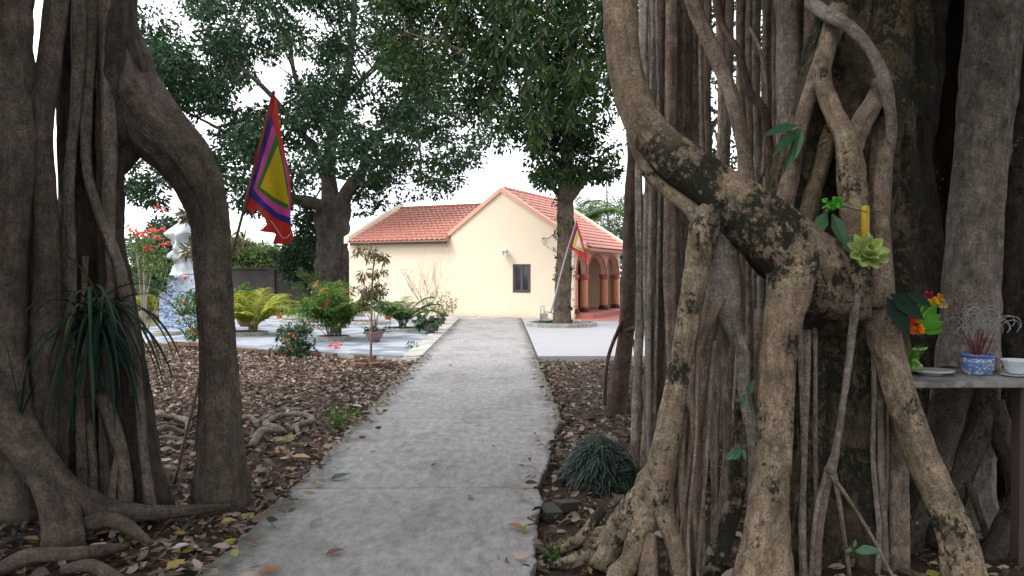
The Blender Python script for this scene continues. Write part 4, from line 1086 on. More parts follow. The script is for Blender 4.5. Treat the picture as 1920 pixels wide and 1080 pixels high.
def branches_to(clumps, limbs, every=1, r0=.05, sag=.1):
    "thin branches from the nearest limb point to the clumps"
    L = np.array([p for l in limbs for p in catmull(l, 0.7)])
    mb = MB(); used = {}
    for c, r in clumps[::every]:
        c = np.array(c); d = np.linalg.norm(L - c, axis=1); near_ = np.where(d < d.min() * 1.5 + .2)[0]; ip = int(random.choice(list(near_))); p = L[ip]
        used[ip] = used.get(ip, 0) + 1
        if used[ip] > 2: continue
        if d.min() > 34 * r0 + 1.0: continue
        m_ = (p + c) / 2 + np.array([random.uniform(-.2, .2), random.uniform(-.2, .2), random.uniform(-.1, .3)])
        mb.tube([p, m_, c], [r0, r0 * .7, r0 * .3], 5)
    return mb
def limb(name, pts, mat, par, n=12, flutes=0, fa=.1, step=.25):
    return root(name, pts, mat, par, n, .12, 2, flutes=flutes, fa=fa, wr=0, step=step)

# the big spreading tree beside the house
BT = thing('spreading_tree', 'huge spreading tree with thick fluted trunk left of the cream house', 'tree', P(628, 575, 36))
limb('trunk', [(622, 580, 36, 78), (622, 540, 36, 60), (624, 480, 36, 54), (624, 420, 36, 56), (626, 380, 36, 66)], 'bark_bg', BT, 28, 7, .12, .2)
LIMBS = [[(618, 400, 36, 40), (600, 385, 35.5, 26), (570, 376, 35, 20), (535, 372, 34, 16), (480, 345, 33, 12), (420, 330, 32, 8), (340, 300, 31, 4)],
         [(622, 395, 36, 40), (616, 330, 36.5, 26), (622, 260, 37, 22), (640, 190, 37, 18), (655, 120, 37.5, 16), (662, 40, 38, 12), (668, -40, 38, 8)],
         [(634, 395, 36, 36), (656, 350, 36, 22), (680, 315, 36, 16), (690, 270, 37, 12), (740, 230, 38, 9), (800, 200, 39, 6), (880, 230, 40, 3)],
         [(618, 330, 36.4, 20), (590, 280, 35, 15), (550, 230, 34, 12), (500, 170, 33, 9), (430, 110, 32, 6), (360, 60, 31, 4)],
         [(624, 250, 37, 14), (560, 160, 38, 10), (540, 80, 39, 8), (500, 0, 39, 5)],
         [(640, 190, 37, 14), (700, 130, 37, 10), (760, 90, 37, 7), (820, 60, 36, 4)],
         [(545, 372, 34.2, 12), (500, 330, 35, 9), (440, 260, 36, 6), (330, 200, 35, 4), (270, 170, 34, 3)],
         [(690, 300, 36, 10), (730, 310, 35, 7), (790, 300, 34, 4)]]
for l in LIMBS: limb('limb', l, 'bark_bg', BT, 10)
BTC = sample_clumps([(240, 120), (270, 40), (330, 30), (400, -60), (760, -80), (800, 30), (830, 150), (900, 220), (945, 250), (905, 300), (850, 330), (810, 380), (740, 385), (690, 380), (660, 340), (600, 330), (560, 400), (480, 400), (430, 360), (400, 330), (300, 320), (240, 320), (250, 260), (240, 200)], 36, 5.5, 285, .45, 1.25)
BTC += sample_clumps([(240, 300), (330, 300), (330, 370), (270, 400), (240, 350)], 34, 3, 16, .4, .8)
BTC += sample_clumps([(560, 390), (600, 390), (600, 470), (560, 480)], 38, 1.5, 12, .4, .8)
BTC += sample_clumps([(655, 320), (720, 340), (720, 390), (660, 430)], 37, 2, 14, .4, .7)
crown(BT, BTC, 230, .22, 'leaf_bg', wr=.5, flat=.6)
branches_to(BTC, [pxpath(l)[0] for l in LIMBS], 2, .06).obj('branches', M['bark_bg'], BT, True)['kind'] = 'stuff'

# the tree in the ring by the house corner
RT = thing('ring_tree', 'tall tree with rough creeper-clad trunk growing inside a round concrete kerb', 'tree', G(1055, 612))
YT = 23.2
limb('trunk', [(1053, 618, YT, 40), (1054, 600, YT, 33), (1056, 540, YT, 30), (1058, 470, YT, 28), (1060, 400, YT, 29), (1062, 350, YT, 30), (1064, 290, YT, 25), (1066, 220, YT, 25), (1070, 120, YT, 22), (1078, 20, YT, 19), (1085, -60, YT, 14)], 'bark_ivy', RT, 20, 5, .06, .12)
RL = [[(1064, 372, YT, 24), (1088, 345, YT - .2, 18), (1110, 325, YT - .5, 13), (1140, 300, YT - .8, 7)],
      [(1056, 375, YT, 18), (1036, 350, YT + .2, 10), (1015, 325, YT + .4, 6)],
      [(1066, 210, YT, 18), (1095, 170, YT + .4, 15), (1120, 130, YT + .6, 11), (1150, 80, YT + .8, 6)],
      [(1068, 150, YT, 16), (1000, 120, YT - .8, 12), (920, 108, YT - 1.5, 10), (850, 90, YT - 2, 7), (760, 60, YT - 2.4, 4)],
      [(1066, 240, YT, 12), (1020, 200, YT + .8, 9), (950, 180, YT + 1.5, 6), (900, 150, YT + 2, 4)],
      [(1075, 60, YT, 12), (1000, 10, YT, 8), (930, -50, YT, 5)]]
for l in RL: limb('limb', l, 'bark_ivy', RT, 9, step=.15)
RTC = sample_clumps([(985, 255), (1030, 230), (1110, 230), (1160, 285), (1150, 325), (1105, 335), (1075, 345), (1030, 345), (1000, 325)], YT, 1.5, 72, .28, .55)
RTC += sample_clumps([(700, -20), (760, -80), (1170, -80), (1165, 200), (1120, 240), (1000, 260), (950, 235), (880, 215), (820, 170), (740, 130), (690, 60)], YT, 2.6, 330, .32, .72)
crown(RT, RTC, 105, .18, 'leaf_mid', wr=.42, flat=.7)
branches_to(RTC, [pxpath(l)[0] for l in RL], 2, .03).obj('branches', M['bark_ivy'], RT, True)['kind'] = 'stuff'
# small shoots of creeper on the bark
cc = []
for i in range(60):
    t = random.uniform(360, 600); cc.append((tuple(np.array(P(1057 + random.choice((-1, 1)) * random.uniform(8, 17), t, YT - random.uniform(.0, .25)))), random.uniform(.05, .1)))
crown(RT, cc, 9, .09, 'leaf_mid', 'creeper')

def simple_tree(name, label, pos, h, poly, Y, dY, ncl, r0, r1, per, L, mat, group=None, tw_=10, wr=.45, barkm='bark_bg', px=None):
    t = thing(name, label, 'tree', (pos[0], pos[1], -.1), group)
    b = Vector((pos[0], pos[1], -.15)); top = Vector((pos[0] + random.uniform(-.3, .3), pos[1], h))
    r = tw_ / 2 * msc(Y)
    pts = [b, b.lerp(top, .35) + Vector((random.uniform(-.2, .2), 0, 0)), b.lerp(top, .7), top]
    tube_obj('trunk', pts, [r * 1.3, r, r * .7, r * .3], M[barkm], t, 10, .3, .1, 2)
    cl = sample_clumps(poly, Y, dY, ncl, r0, r1)
    crown(t, cl, per, L, mat, wr=wr)
    branches_to(cl, [[b.lerp(top, .3), b.lerp(top, .6), top]], 2, r * .35).obj('branches', M[barkm], t, True)['kind'] = 'stuff'
    return t
# right of the house, behind
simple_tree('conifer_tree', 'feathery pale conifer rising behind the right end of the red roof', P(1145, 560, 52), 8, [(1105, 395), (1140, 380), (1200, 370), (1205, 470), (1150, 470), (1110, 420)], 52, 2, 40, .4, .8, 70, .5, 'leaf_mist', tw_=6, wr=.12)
simple_tree('conifer_tree', 'dark green dense conifer beyond the forecourt behind the brown stem', P(1200, 575, 44), 5, [(1178, 400), (1215, 380), (1240, 430), (1240, 560), (1180, 565)], 44, 2, 80, .5, .9, 120, .4, 'leaf_con', tw_=8, wr=.2)
simple_tree('garden_tree', 'dark broadleaf tree seen through the gaps between hanging roots', P(1330, 560, 24), 9, [(1195, -60), (1500, -60), (1500, 250), (1470, 470), (1330, 330), (1200, 230)], 25, 3, 130, .4, .8, 50, .22, 'leaf_mid', tw_=22)
simple_tree('garden_tree', 'lower leafy tree standing right of the forecourt beyond the hanging roots', P(1400, 600, 30), 4.0, [(1230, 440), (1340, 400), (1480, 330), (1560, 330), (1560, 620), (1230, 600)], 30, 3, 80, .6, 1.1, 90, .26, 'leaf_con', tw_=12)
simple_tree('garden_tree', 'tree of dark foliage filling the shade far behind the altar', P(1800, 600, 14), 5.5, [(1560, 0), (2150, 0), (2150, 620), (1560, 620)], 15, 2.5, 150, .6, 1.1, 170, .24, 'leaf_mid', tw_=22)
hg = fobj('hedge', *clump_leaves([((x, 47 + random.uniform(-1, 1), z), random.uniform(.5, .9)) for x in np.arange(7, 26, .8) for z in (.3, 1.2, 2.1, 2.8)], 110, .3), M['leaf_con'])
tag(hg, 'dark clipped hedge along the far side of the forecourt', 'hedge')
gb = fobj('ground_cover', *clump_leaves([((random.uniform(6, 12), random.uniform(33.5, 38), random.uniform(-.05, .25)), random.uniform(.25, .5)) for i in range(90)], 60, .16), M['leaf_lite'])
gb["kind"] = "stuff"
# palm top behind the roof
pb = P(1092, 560, 40)
def frond_geo(L=1.6, n=26, droop=1.1, lw=.035, ll=.42, seed=0, vee=.5):
    r = random.Random(seed); V = []; F = []
    p = np.array([0., 0, 0]); d = np.array([0, .12, 1.0]); d /= np.linalg.norm(d)
    pts = [p.copy()]; ds = [d.copy()]
    for i in range(14):
        d = d + np.array([0, .02, -droop / 14]) ; d[1] += .03; d /= np.linalg.norm(d); p = p + d * L / 14; pts.append(p.copy()); ds.append(d.copy())
    mb = MB(); mb.tube(pts, [.014 * L / 1.6 * (1 - .85 * i / 14) + .002 for i in range(15)], 5)
    B = []; D = []; Ls = []; W = []; DR = []
    for i in range(n):
        t = 2.5 + (i + r.random() * .3) / n * 11.4; k = min(13, int(t)); q = pts[k] + (pts[k + 1] - pts[k]) * (t - k); dd = ds[k]
        f = math.sin(math.pi * min(1, (t - 1) / 13.2)) ** .6 + .12
        for s in (-1, 1):
            up = np.cross(np.array([s, 0, 0]), dd) * s
            B.append(q); D.append(np.array([s * .9, 0, 0]) + dd * .75 + np.array([0, 0, 1.0]) * vee * .6); Ls.append(ll * L / 1.6 * f * r.uniform(.85, 1.1)); W.append(lw * L / 1.6); DR.append(r.uniform(.5, 1.1))
    v2, f2 = straps(B, D, Ls, W, DR, 3)
    mb.add(v2, f2)
    return mb
M['palm'] = leafmat('palm_leaves', [(0.0, (0.05, 0.11, 0.02)), (0.6, (0.11, 0.20, 0.03)), (1.0, (0.24, 0.30, 0.05))], 0.4, 0.35)
M['palm_y'] = leafmat('palm_leaves_yellow', [(0.0, (0.11, 0.17, 0.02)), (0.5, (0.26, 0.30, 0.04)), (1.0, (0.48, 0.42, 0.06))], 0.4, 0.35)
M['palm_d'] = leafmat('palm_leaves_deep', [(0.0, (0.035, 0.085, 0.02)), (0.6, (0.07, 0.15, 0.03)), (1.0, (0.15, 0.22, 0.05))], 0.4, 0.35)
FR = {}
def palm(label, base, h, nf, mat, name='areca_palm', group='areca palms on the terrace', spread=1.0, stems=5, trunk=0.0, cat='palm'):
    t = thing(name, label, cat, base, group)
    if mat not in FR:
        FR[mat] = []
        for i in range(4):
            o = frond_geo(1.6, 30, .6 + .3 * i, .055, .5, i).obj('frond_source', M[mat]); FR[mat].append(o.data); bpy.data.objects.remove(o)
    z0 = trunk
    if trunk:
        tube_obj('trunk', [Vector(base), Vector(base) + Vector((.1, 0, trunk * .5)), Vector(base) + Vector((0, 0, trunk))], [.16, .12, .1], M['bark_bg'], t, 10, .2, .1, 4)
    else:
        for i in range(stems):
            a = 6.28 * i / stems + random.random(); s = .09 * h
            tube_obj('stem', [Vector(base) + Vector((math.cos(a) * s * .6, math.sin(a) * s * .6, -.02)), Vector(base) + Vector((math.cos(a) * s, math.sin(a) * s, h * .3))], [.02 * h + .006, .012 * h], M['bark_stem'], t, 7, .1)
        z0 = .06 * h
    for i in range(nf):
        o = bpy.data.objects.new('frond', FR[mat][i % 4]); COL.objects.link(o); o.parent = t
        a = 2.399 * i + random.uniform(-.3, .3); k = i / nf
        tilt = (.04 + .46 * k * spread + random.uniform(-.06, .06))
        sc = h / 1.75 * random.uniform(.8, 1.12)
        o.scale = (sc, sc, sc)
        o.rotation_euler = (Matrix.Rotation(a, 3, 'Z') @ Matrix.Rotation(-tilt, 3, 'X')).to_euler()
        o.location = (-math.sin(a) * .05, math.cos(a) * .05, z0)
    return t
palm('green palm top showing over the red roof behind the ring tree', (pb.x, pb.y, -.1), 2.6, 14, 'palm_d', 'palm_tree', None, 1.6, 0, 4.2)
palm('bright green palm glimpsed between the hanging roots', (P(1440, 560, 12.5).x, 12.5, -.1), 1.9, 14, 'palm', 'palm_tree', None, 1.5, 0, 2.3)

# boundary wall and what grows along it
def wallmat():
    t = NT('old_wall'); p = t.pos()
    br = t.n.new("ShaderNodeTexBrick"); t.l.new(t.map(p, (1, 1, 1), (math.radians(90), 0, 0)), br.inputs[0])
    br.inputs["Scale"].default_value = 4.0
    br.inputs["Color1"].default_value = (.07, .06, .058, 1); br.inputs["Color2"].default_value = (.10, .085, .08, 1); br.inputs["Mortar"].default_value = (.055, .05, .05, 1)
    c = t.mix(t.ramp(t.noise(p, .9, 6, .7), [(.4, 0.), (.65, .8)]), br.outputs[0], (.045, .042, .042))
    t.base(c); t.rough(.95, .1); t.bump(t.noise(p, 12, 5), .4, .02); return t.m
M['oldwall'] = wallmat()
bwl = thing('boundary_wall', 'dark weathered brick boundary wall behind the terrace plants', 'wall', (-14, 44, -.1))
MB().box(-36, -9.6, 44, 44.22, -.15, 1.86).obj('wall', M['oldwall'], bwl)
MB().box(-36, -9.55, 43.94, 44.28, 1.86, 1.97).obj('coping', M['oldwall'], bwl)
for x in np.arange(-35, -9, 3.1): MB().box(x, x + .34, 43.88, 43.998, -.15, 1.858).obj('pier', M['oldwall'], bwl)
def bush(name, label, pos, poly, Y, dY, n, r0, r1, per, L, mat, group=None, cat='bush', hi=False):
    t = thing(name, label, cat, (pos[0], pos[1], -.1), group)
    cl = sample_clumps(poly, Y, dY, n, r0, r1)
    cl = [c for c in cl if c[0][2] > -.1]
    crown(t, cl, per, L, mat, 'foliage', hi=hi)
    mb = MB()
    for c, r in cl[::4]:
        mb.tube([(pos[0] + random.uniform(-.1, .1), pos[1], -.12), ((pos[0] + c[0]) / 2, (pos[1] + c[1]) / 2, c[2] * .5), c], [.035, .025, .01], 5)
    mb.obj('stems', M['bark_bg'], t, True)
    return t
bush('wall_bush', 'pale green bushes showing over the dark boundary wall', P(500, 550, 48), [(430, 450), (490, 462), (530, 470), (560, 500), (430, 502)], 47, 1.5, 60, .4, .8, 130, .24, 'leaf_lite')
bush('wall_bush', 'darker green bush between boundary wall and fluted trunk', P(580, 550, 40), [(520, 470), (560, 440), (610, 460), (625, 510), (560, 540), (535, 500)], 40, 1.5, 55, .35, .7, 130, .22, 'leaf_bg')
bush('wall_bush', 'tall pale bush behind the red-bract shrub beside the white statue', P(290, 550, 44), [(240, 470), (330, 450), (370, 470), (370, 560), (240, 560)], 46, 1.5, 50, .5, .9, 120, .26, 'leaf_bg')
bush('wall_bush', 'dark rounded bush behind the white statue and red-bract shrub', P(320, 560, 30), [(262, 440), (300, 420), (345, 415), (365, 450), (365, 570), (262, 570)], 30, 1.2, 55, .35, .65, 150, .18, 'leaf_con')
bush('wall_bush', 'thin climbing bush at the end of the dark boundary wall', P(575, 560, 34), [(556, 510), (600, 505), (600, 560), (560, 565)], 34, .8, 20, .15, .3, 60, .12, 'leaf_lite')
bush('wall_bush', 'dark bush seen low between left fig columns', P(115, 560, 30), [(60, 430), (130, 430), (130, 640), (60, 640)], 30, 1.5, 40, .4, .8, 120, .22, 'leaf_bg')
# grass beyond the terrace on the left
n = 9000
gxs = rng.uniform(-17, -7, n); gys = rng.uniform(24, 40, n)
keep = np.array([(H(-1.35, 0, 0)[0] * 0 + 1) > 0 for _ in range(n)])
uu = (gxs - CX) * su + (gys - CY) * cu
k = uu > -1.0
gxs, gys = gxs[k], gys[k]
n = len(gxs)
V, F = leaf_geo(np.stack([gxs, gys, np.full(n, -.1)], 1), rng.uniform(.08, .25, n), .03, rdir(n, .5, 1), rdir(n, -.3, .3))
grass = fobj('grass', V, F, M['leaf_lite']); grass["kind"] = "stuff"

# ------------------------------------------------------------------ leaf litter
M['litter'] = NT('fallen_leaves').m
def littermat():
    t = NT('fallen_leaves')
    c = t.ramp(t.island(), [(0.0, (0.045, 0.028, 0.022)), (0.2, (0.095, 0.06, 0.048)), (0.45, (0.16, 0.108, 0.085)), (0.68, (0.235, 0.172, 0.14)), (0.88, (0.345, 0.275, 0.24)), (0.955, (0.30, 0.17, 0.09)), (0.975, (0.32, 0.25, 0.06)), (1.0, (0.13, 0.17, 0.04))])
    c = t.mix(0.4, c, t.mix(t.noise(t.pos(), 30, 4), 0.1, 0.9), 'OVERLAY')
    t.base(c); t.rough(0.7, 0.25)
    return t.m
M['litter'] = littermat()
pts = []
def front(x):       # front line of the terrace
    return 14.25 - (x + 1.56) * 0.488
area = 0
def scatter(n, test, x0, x1, y0, y1):
    out = []
    while len(out) < n:
        x = random.uniform(x0, x1); y = random.uniform(y0, y1)
        if abs(x / max(y, .1) + .01) < .70 and test(x, y): out.append((x, y))
    return out
lit = scatter(30000, lambda x, y: x < lerp(XL, y) - .02 and y < front(x) + random.uniform(-.1, .15), -12.5, -1.5, 3.2, 18.5)
lit += scatter(12000, lambda x, y: x > lerp(XR, y) + .03 and y < 14.62, .15, 6.0, 3.2, 14.65)
lit += scatter(900, lambda x, y: x < lerp(XL, y) + .02 + .28 * random.random() ** 4 and x > lerp(XL, y) - .15, -1.8, -1.0, 3.2, 14.6)
lit += scatter(350, lambda x, y: x > lerp(XR, y) - .01 - .2 * random.random() ** 4 and x < lerp(XR, y) + .1, -.1, .9, 3.2, 14.6)
n = len(lit)
X = np.array(lit)
Z = np.array([(0.006 if lerp(XL, y) < x < lerp(XR, y) else gz(x, y)) + random.random() ** 2 * .05 + .004 for x, y in lit])
D = rdir(n, -.35, .35); N = rdir(n, .55, 1.0)
Ls = rng.uniform(.035, .115, n) * np.where(X[:, 1] > 9, .9, 1.0)
V, F = leaf_geo(np.column_stack([X, Z]), Ls, Ls * rng.uniform(.34, .58, n), D, N, cup=rng.uniform(-.08, .22, n), bend=rng.uniform(-.2, .3, n), hi=True)
lt = fobj('leaf_litter', V, F, M['litter']); lt["kind"] = "stuff"
# single leaves that lie on the concrete and the big ones on the litter
LM = {k: plain('fallen_leaf_' + k, c, .6, .3, 30) for k, c in (('orange', (.30, .13, .04)), ('brown', (.16, .075, .04)), ('yellow', (.27, .20, .05)), ('tan', (.42, .27, .13)), ('olive', (.22, .21, .06)), ('green', (.07, .13, .07)), ('pale', (.33, .34, .33)))}
def leafobj(px, py, L, col, label, ang=None, z=0.0, wr=.5, grp=None, curl=.12):
    p = G(px, py, z); a = random.uniform(0, 6.28) if ang is None else ang
    V, F = leaf_geo(np.array([[p.x, p.y, z + .008]]), L, L * wr, np.array([[math.cos(a), math.sin(a), .08]]), np.array([[.1, -.1, 1.0]]), cup=curl, bend=.1, hi=True)
    o = fobj('fallen_leaf', V, F, LM[col], None, False, (p.x, p.y, z)); tag(o, label, 'leaf', grp)
for a in ((692, 850, .07, 'olive', 'small olive leaf curled on the concrete path'), (807, 876, .07, 'brown', 'small brown leaf lying mid-path between the two joints'),
          (618, 902, .16, 'green', 'long green fallen leaf by the path joint', .5), (604, 914, .08, 'yellow', 'yellow leaf beside the long green leaf on path'),
          (884, 931, .10, 'orange', 'orange leaf standing curled just past the path joint'), (930, 838, .07, 'yellow', 'yellowish leaf toward the broken right edge of path'),
          (985, 876, .06, 'brown', 'dark brown leaf near the chipped right edge of path'), (985, 995, .12, 'orange', 'bright orange leaf at the chipped right edge of path', 2.8),
          (608, 1043, .11, 'brown', 'reddish brown flat leaf on the mossy path', .3), (482, 1077, .12, 'orange', 'orange leaf near the mossy left path edge', .2),
          (848, 687, .10, 'brown', 'dark curled leaf on the path before the terrace'), (800, 710, .07, 'brown', 'brown leaf on path near the sapling'), (992, 757, .08, 'brown', 'brown leaf on path beside the joint at right edge'),
          (820, 755, .05, 'tan', 'small tan leaf on path just beyond the joint'), (918, 710, .06, 'tan', 'tan leaf on the pale part of path')):
    leafobj(a[0], a[1], a[2], a[3], a[4], a[5] if len(a) > 5 else None)
for a in ((445, 978, .16, 'yellow', 'round yellow leaf on litter next to the path'), (215, 1030, .22, 'tan', 'large golden tan leaf beside the surface root'), (330, 975, .13, 'green', 'blue-green leaf between left fig roots'),
          (320, 1032, .15, 'pale', 'pale upturned leaf near the left path corner'), (310, 1072, .17, 'yellow', 'yellow and orange leaf among litter near the left root'), (75, 1015, .14, 'tan', 'pinkish tan leaf in front of left root toes'),
          (585, 860, .26, 'tan', 'big curled tan leaf against the path edge'), (475, 795, .18, 'green', 'green leaf beside the looping pale roots'), (680, 765, .2, 'pale', 'white scrap-like leaf at the left path edge'),
          (515, 830, .16, 'olive', 'yellow-olive leaf by the looping roots'), (268, 985, .12, 'yellow', 'small yellow leaf beneath the left surface root')):
    leafobj(a[0], a[1], a[2] * .72, a[3], a[4], None, -.045, .62)

# ------------------------------------------------------------------ rings, pots and plants on the terrace
M['pot_purple'] = plain('glazed_pot_purple', (0.20, 0.12, 0.14), 0.35, 0.15, 12, spec=.5)
M['pot_terra'] = plain('terracotta_pot', (0.42, 0.15, 0.07), 0.7, 0.15, 12)
M['pot_brown'] = plain('brown_pot', (0.18, 0.08, 0.06), 0.6, 0.15, 12)
M['potsoil'] = plain('potting_soil', (0.05, 0.035, 0.025), 0.95, 0.3, 40, .5)
M['leaf_lant'] = leafmat('lantana_leaves', [(0.0, (0.03, 0.08, 0.018)), (0.6, (0.06, 0.14, 0.028)), (1.0, (0.13, 0.21, 0.04))], .5, .3)
M['leaf_deep'] = leafmat('deep_green_leaves', [(0.0, (0.018, 0.045, 0.022)), (0.7, (0.035, 0.085, 0.035)), (1.0, (0.08, 0.13, 0.06))], .4, .2)
M['leaf_bronze'] = leafmat('bronze_sapling_leaves', [(0.0, (0.05, 0.05, 0.025)), (0.6, (0.11, 0.10, 0.05)), (1.0, (0.20, 0.16, 0.08))], .5, .3)
M['leaf_varieg'] = leafmat('variegated_leaves', [(0.0, (0.10, 0.14, 0.06)), (0.5, (0.24, 0.25, 0.11)), (1.0, (0.42, 0.38, 0.2))], .5, .3)
M['leaf_strap'] = leafmat('strap_leaves', [(0.0, (0.006, 0.018, 0.012)), (0.75, (0.012, 0.036, 0.022)), (0.93, (0.035, 0.075, 0.035)), (1.0, (0.11, 0.09, 0.04))], .6, .12, .15)
M['leaf_mondo'] = leafmat('mondo_grass', [(0.0, (0.008, 0.022, 0.016)), (0.6, (0.018, 0.042, 0.030)), (0.94, (0.055, 0.095, 0.07)), (1.0, (0.16, 0.13, 0.07))], .4, .15, .4)
M['flower_o'] = leafmat('orange_flowers', [(0.0, (0.5, 0.06, 0.02)), (1.0, (0.7, 0.2, 0.03))], .6, .2)
M['flower_r'] = leafmat('red_bracts', [(0.0, (0.6, 0.05, 0.05)), (1.0, (0.75, 0.13, 0.10))], .6, .3)
M['flower_p'] = leafmat('pink_leaves', [(0.0, (0.6, 0.12, 0.13)), (1.0, (0.75, 0.25, 0.25))], .6, .3)
M['twig'] = plain('pale_twig', (0.30, 0.25, 0.20), .8, .2, 20)

def ring(px, py, wpx, label, h=.10):
    c = G(px, py); r = wpx / 2 * msc(c.y); t = thing('planter_ring', label, 'planter', (c.x, c.y, 0), 'low round concrete planter rings on the terrace')
    MB().lathe([(r, .001), (r, h - .01), (r - .01, h), (r - .075, h), (r - .085, h - .01), (r - .085, .0)], c, 36).obj('kerb', M['ring'], t, False)
    MB().lathe([(r - .083, .003), (r - .083, h - .055), (.05, h - .035)], c, 24, lambda a, z: 1).obj('soil', M['potsoil'], t)
    return c
def bowl(px, py, wpx, label, mat='pot_purple', kind='bowl'):
    c = G(px, py); r = wpx / 2 * msc(c.y)
    t = thing('plant_pot', label, 'pot', (c.x, c.y, 0))
    if kind == 'bowl':
        prof = [(r * .45, .0), (r * .5, .02), (r * .72, r * .35), (r * .9, r * .75), (r * .95, r * 1.0), (r * 1.02, r * 1.04), (r * 1.02, r * 1.12), (r * .92, r * 1.12), (r * .88, r * 1.0)]
    elif kind == 'feet':
        prof = [(r * .55, .0), (r * .62, .03), (r * .5, .06), (r * .85, r * .45), (r * 1.0, r * .85), (r * .98, r * 1.2), (r * 1.04, r * 1.25), (r * 1.04, r * 1.32), (r * .92, r * 1.32), (r * .9, r * 1.2)]
    else:
        prof = [(r * .68, 0), (r * .72, .02), (r * .92, r * 1.5), (r * 1.04, r * 1.52), (r * 1.04, r * 1.8), (r * .92, r * 1.8), (r * .9, r * 1.6)]
    MB().lathe(prof, c, 24).obj('pot_body', M[mat], t, True)
    MB().lathe([(r * .9, prof[-1][1] - .004), (.02, prof[-1][1] + .012)], c, 16).obj('soil', M['potsoil'], t)
    return c, prof[-1][1]
def shrub(name, label, base, cl, per, L, mat, cat='shrub', flowers=0, fmat='flower_o', fl=.05, stems=7, hi=False, wr=.5, group=None, sr=.012, smat='bark_stem'):
    t = thing(name, label, cat, base, group); b = Vector(base)
    cl = [(tuple(b + Vector(c)), r) for c, r in cl]
    crown(t, cl, per, L, mat, 'foliage', hi=hi, wr=wr)
    mb = MB()
    for c, r in (cl * 3)[:max(stems, 1)] if len(cl) < stems else random.sample(cl, stems):
        m_ = (b + Vector(c)) / 2 + Vector((random.uniform(-.04, .04), random.uniform(-.04, .04), .03)); mb.tube([b + Vector((random.uniform(-.03, .03), random.uniform(-.03, .03), -.02)), m_, c], [sr, sr * .7, sr * .4], 5)
    mb.obj('stems', M[smat], t, True)
    if flowers:
        pos = []
        for i in range(flowers):
            c, r = random.choice(cl); d = rdir(1)[0]; d[1] = -abs(d[1]); pos.append((tuple(np.array(c) + d * r * 1.02), fl))
        V, F = clump_leaves(pos, 14, fl * .9, wr=.7); fobj('flowers', V, F, M[fmat], t)['kind'] = 'stuff'
    return t
def blob(n, w, h, z0, r0, r1, shape=1.0):
    out = []
    for i in range(n):
        z = z0 + (h - z0) * random.random(); k = math.sin(math.pi * min(1, max(.12, (z - z0 * .3) / (h * 1.08)))) ** .6
        a = random.random() * 6.28; q = math.sqrt(random.random()) * w / 2 * k
        out.append(((q * math.cos(a), q * math.sin(a), z), random.uniform(r0, r1)))
    return out
# rings
c = ring(625, 637, 62, 'low round concrete planter ring under the orange-flowered lantana')
palm('tall lime-green areca palm rising out of the orange-flowered lantana', (c.x + .05, c.y + .12, .06), 1.55, 15, 'palm')
shrub('lantana_shrub', 'bushy lantana dotted with orange flowers in the planter ring left of the sapling', (c.x - .06, c.y - .22, .06), blob(80, 1.2, 1.25, .3, .1, .19) + [((-.55, -.1, .45), .14), ((-.6, -.1, .6), .12), ((-.5, 0, .75), .12)], 46, .075, 'leaf_lant', flowers=34, fl=.045, stems=10, group=None)
c = ring(466, 628, 72, 'low round concrete planter ring under the yellow areca palm')
palm('bushy yellow-green areca palm in the ring beside the arching root', (c.x + .12, c.y, .06), 1.5, 20, 'palm_y', spread=1.1)
c = ring(755, 620, 72, 'low round concrete planter ring under the deep green areca palm', .09)
palm('deep green areca palm in a ring before the cream wall', (c.x, c.y, .06), 1.25, 18, 'palm_d')
ring(690, 607, 84, 'wide empty concrete planter ring behind the purple bowl')
ring(607, 616, 60, 'concrete planter ring half hidden behind the lantana')
ring(655, 593, 56, 'small concrete planter ring nearest the house corner behind palm')
ring(560, 604, 70, 'empty concrete planter ring behind the small terracotta pot')
ring(312, 628, 52, 'low concrete planter ring before the blue and white pedestal')
ring(404, 645, 64, 'concrete planter ring at the foot of the arching root by the terrace edge')
c0 = G(290, 600); palm('small yellow palm left of the blue and white pedestal', (G(285, 592).x, G(285, 592).y, 0), 1.3, 9, 'palm_y', spread=1.2)
# potted things
c, z = bowl(702, 641, 36, 'purple glazed bowl pot just behind the sapling')
shrub('potted_rose', 'red-flowering leafy plant in the purple glazed bowl behind the sapling', (c.x, c.y, z), [((random.uniform(-.32, .3), random.uniform(-.1, .1), random.uniform(.45, 1.0)), random.uniform(.06, .12)) for i in range(34)] + [((random.uniform(-.25, .28), 0, .06), .1) for i in range(7)], 26, .07, 'leaf_deep', 'plant', 9, 'flower_r', .035, 9, group=None)
c, z = bowl(808, 625, 30, 'pink-purple ribbed pot with feet beside the path', kind='feet')
shrub('potted_plant', 'broad dark leaves spilling over the pink-purple footed pot', (c.x, c.y, z), [((random.uniform(-.35, .3), random.uniform(-.15, .15), random.uniform(-.05, .16)), .13) for i in range(14)], 16, .16, 'leaf_deep', 'plant', 0, stems=6, hi=True, wr=.6)
c, z = bowl(829, 608, 13, 'small brown upright pot behind the pink-purple footed pot', 'pot_brown', 'up')
shrub('potted_plant', 'airy variegated shrub growing in the small brown pot', (c.x, c.y, z), [((random.uniform(-.45, .4), random.uniform(-.2, .2), random.uniform(.2, .75)), .12) for i in range(24)], 16, .09, 'leaf_varieg', 'plant', 0, stems=10)
c, z = bowl(728, 604, 13, 'small terracotta pot left of the deep green palm', 'pot_terra', 'up')
shrub('potted_plant', 'short bright green plant in terracotta pot left of deep green palm', (c.x, c.y, z), [((random.uniform(-.25, .25), 0, random.uniform(.05, .25)), .12) for i in range(9)], 26, .1, 'leaf_lant', 'plant', 0, stems=4)
c, z = bowl(524, 597, 13, 'small terracotta pot behind the yellow areca palm', 'pot_terra', 'up')
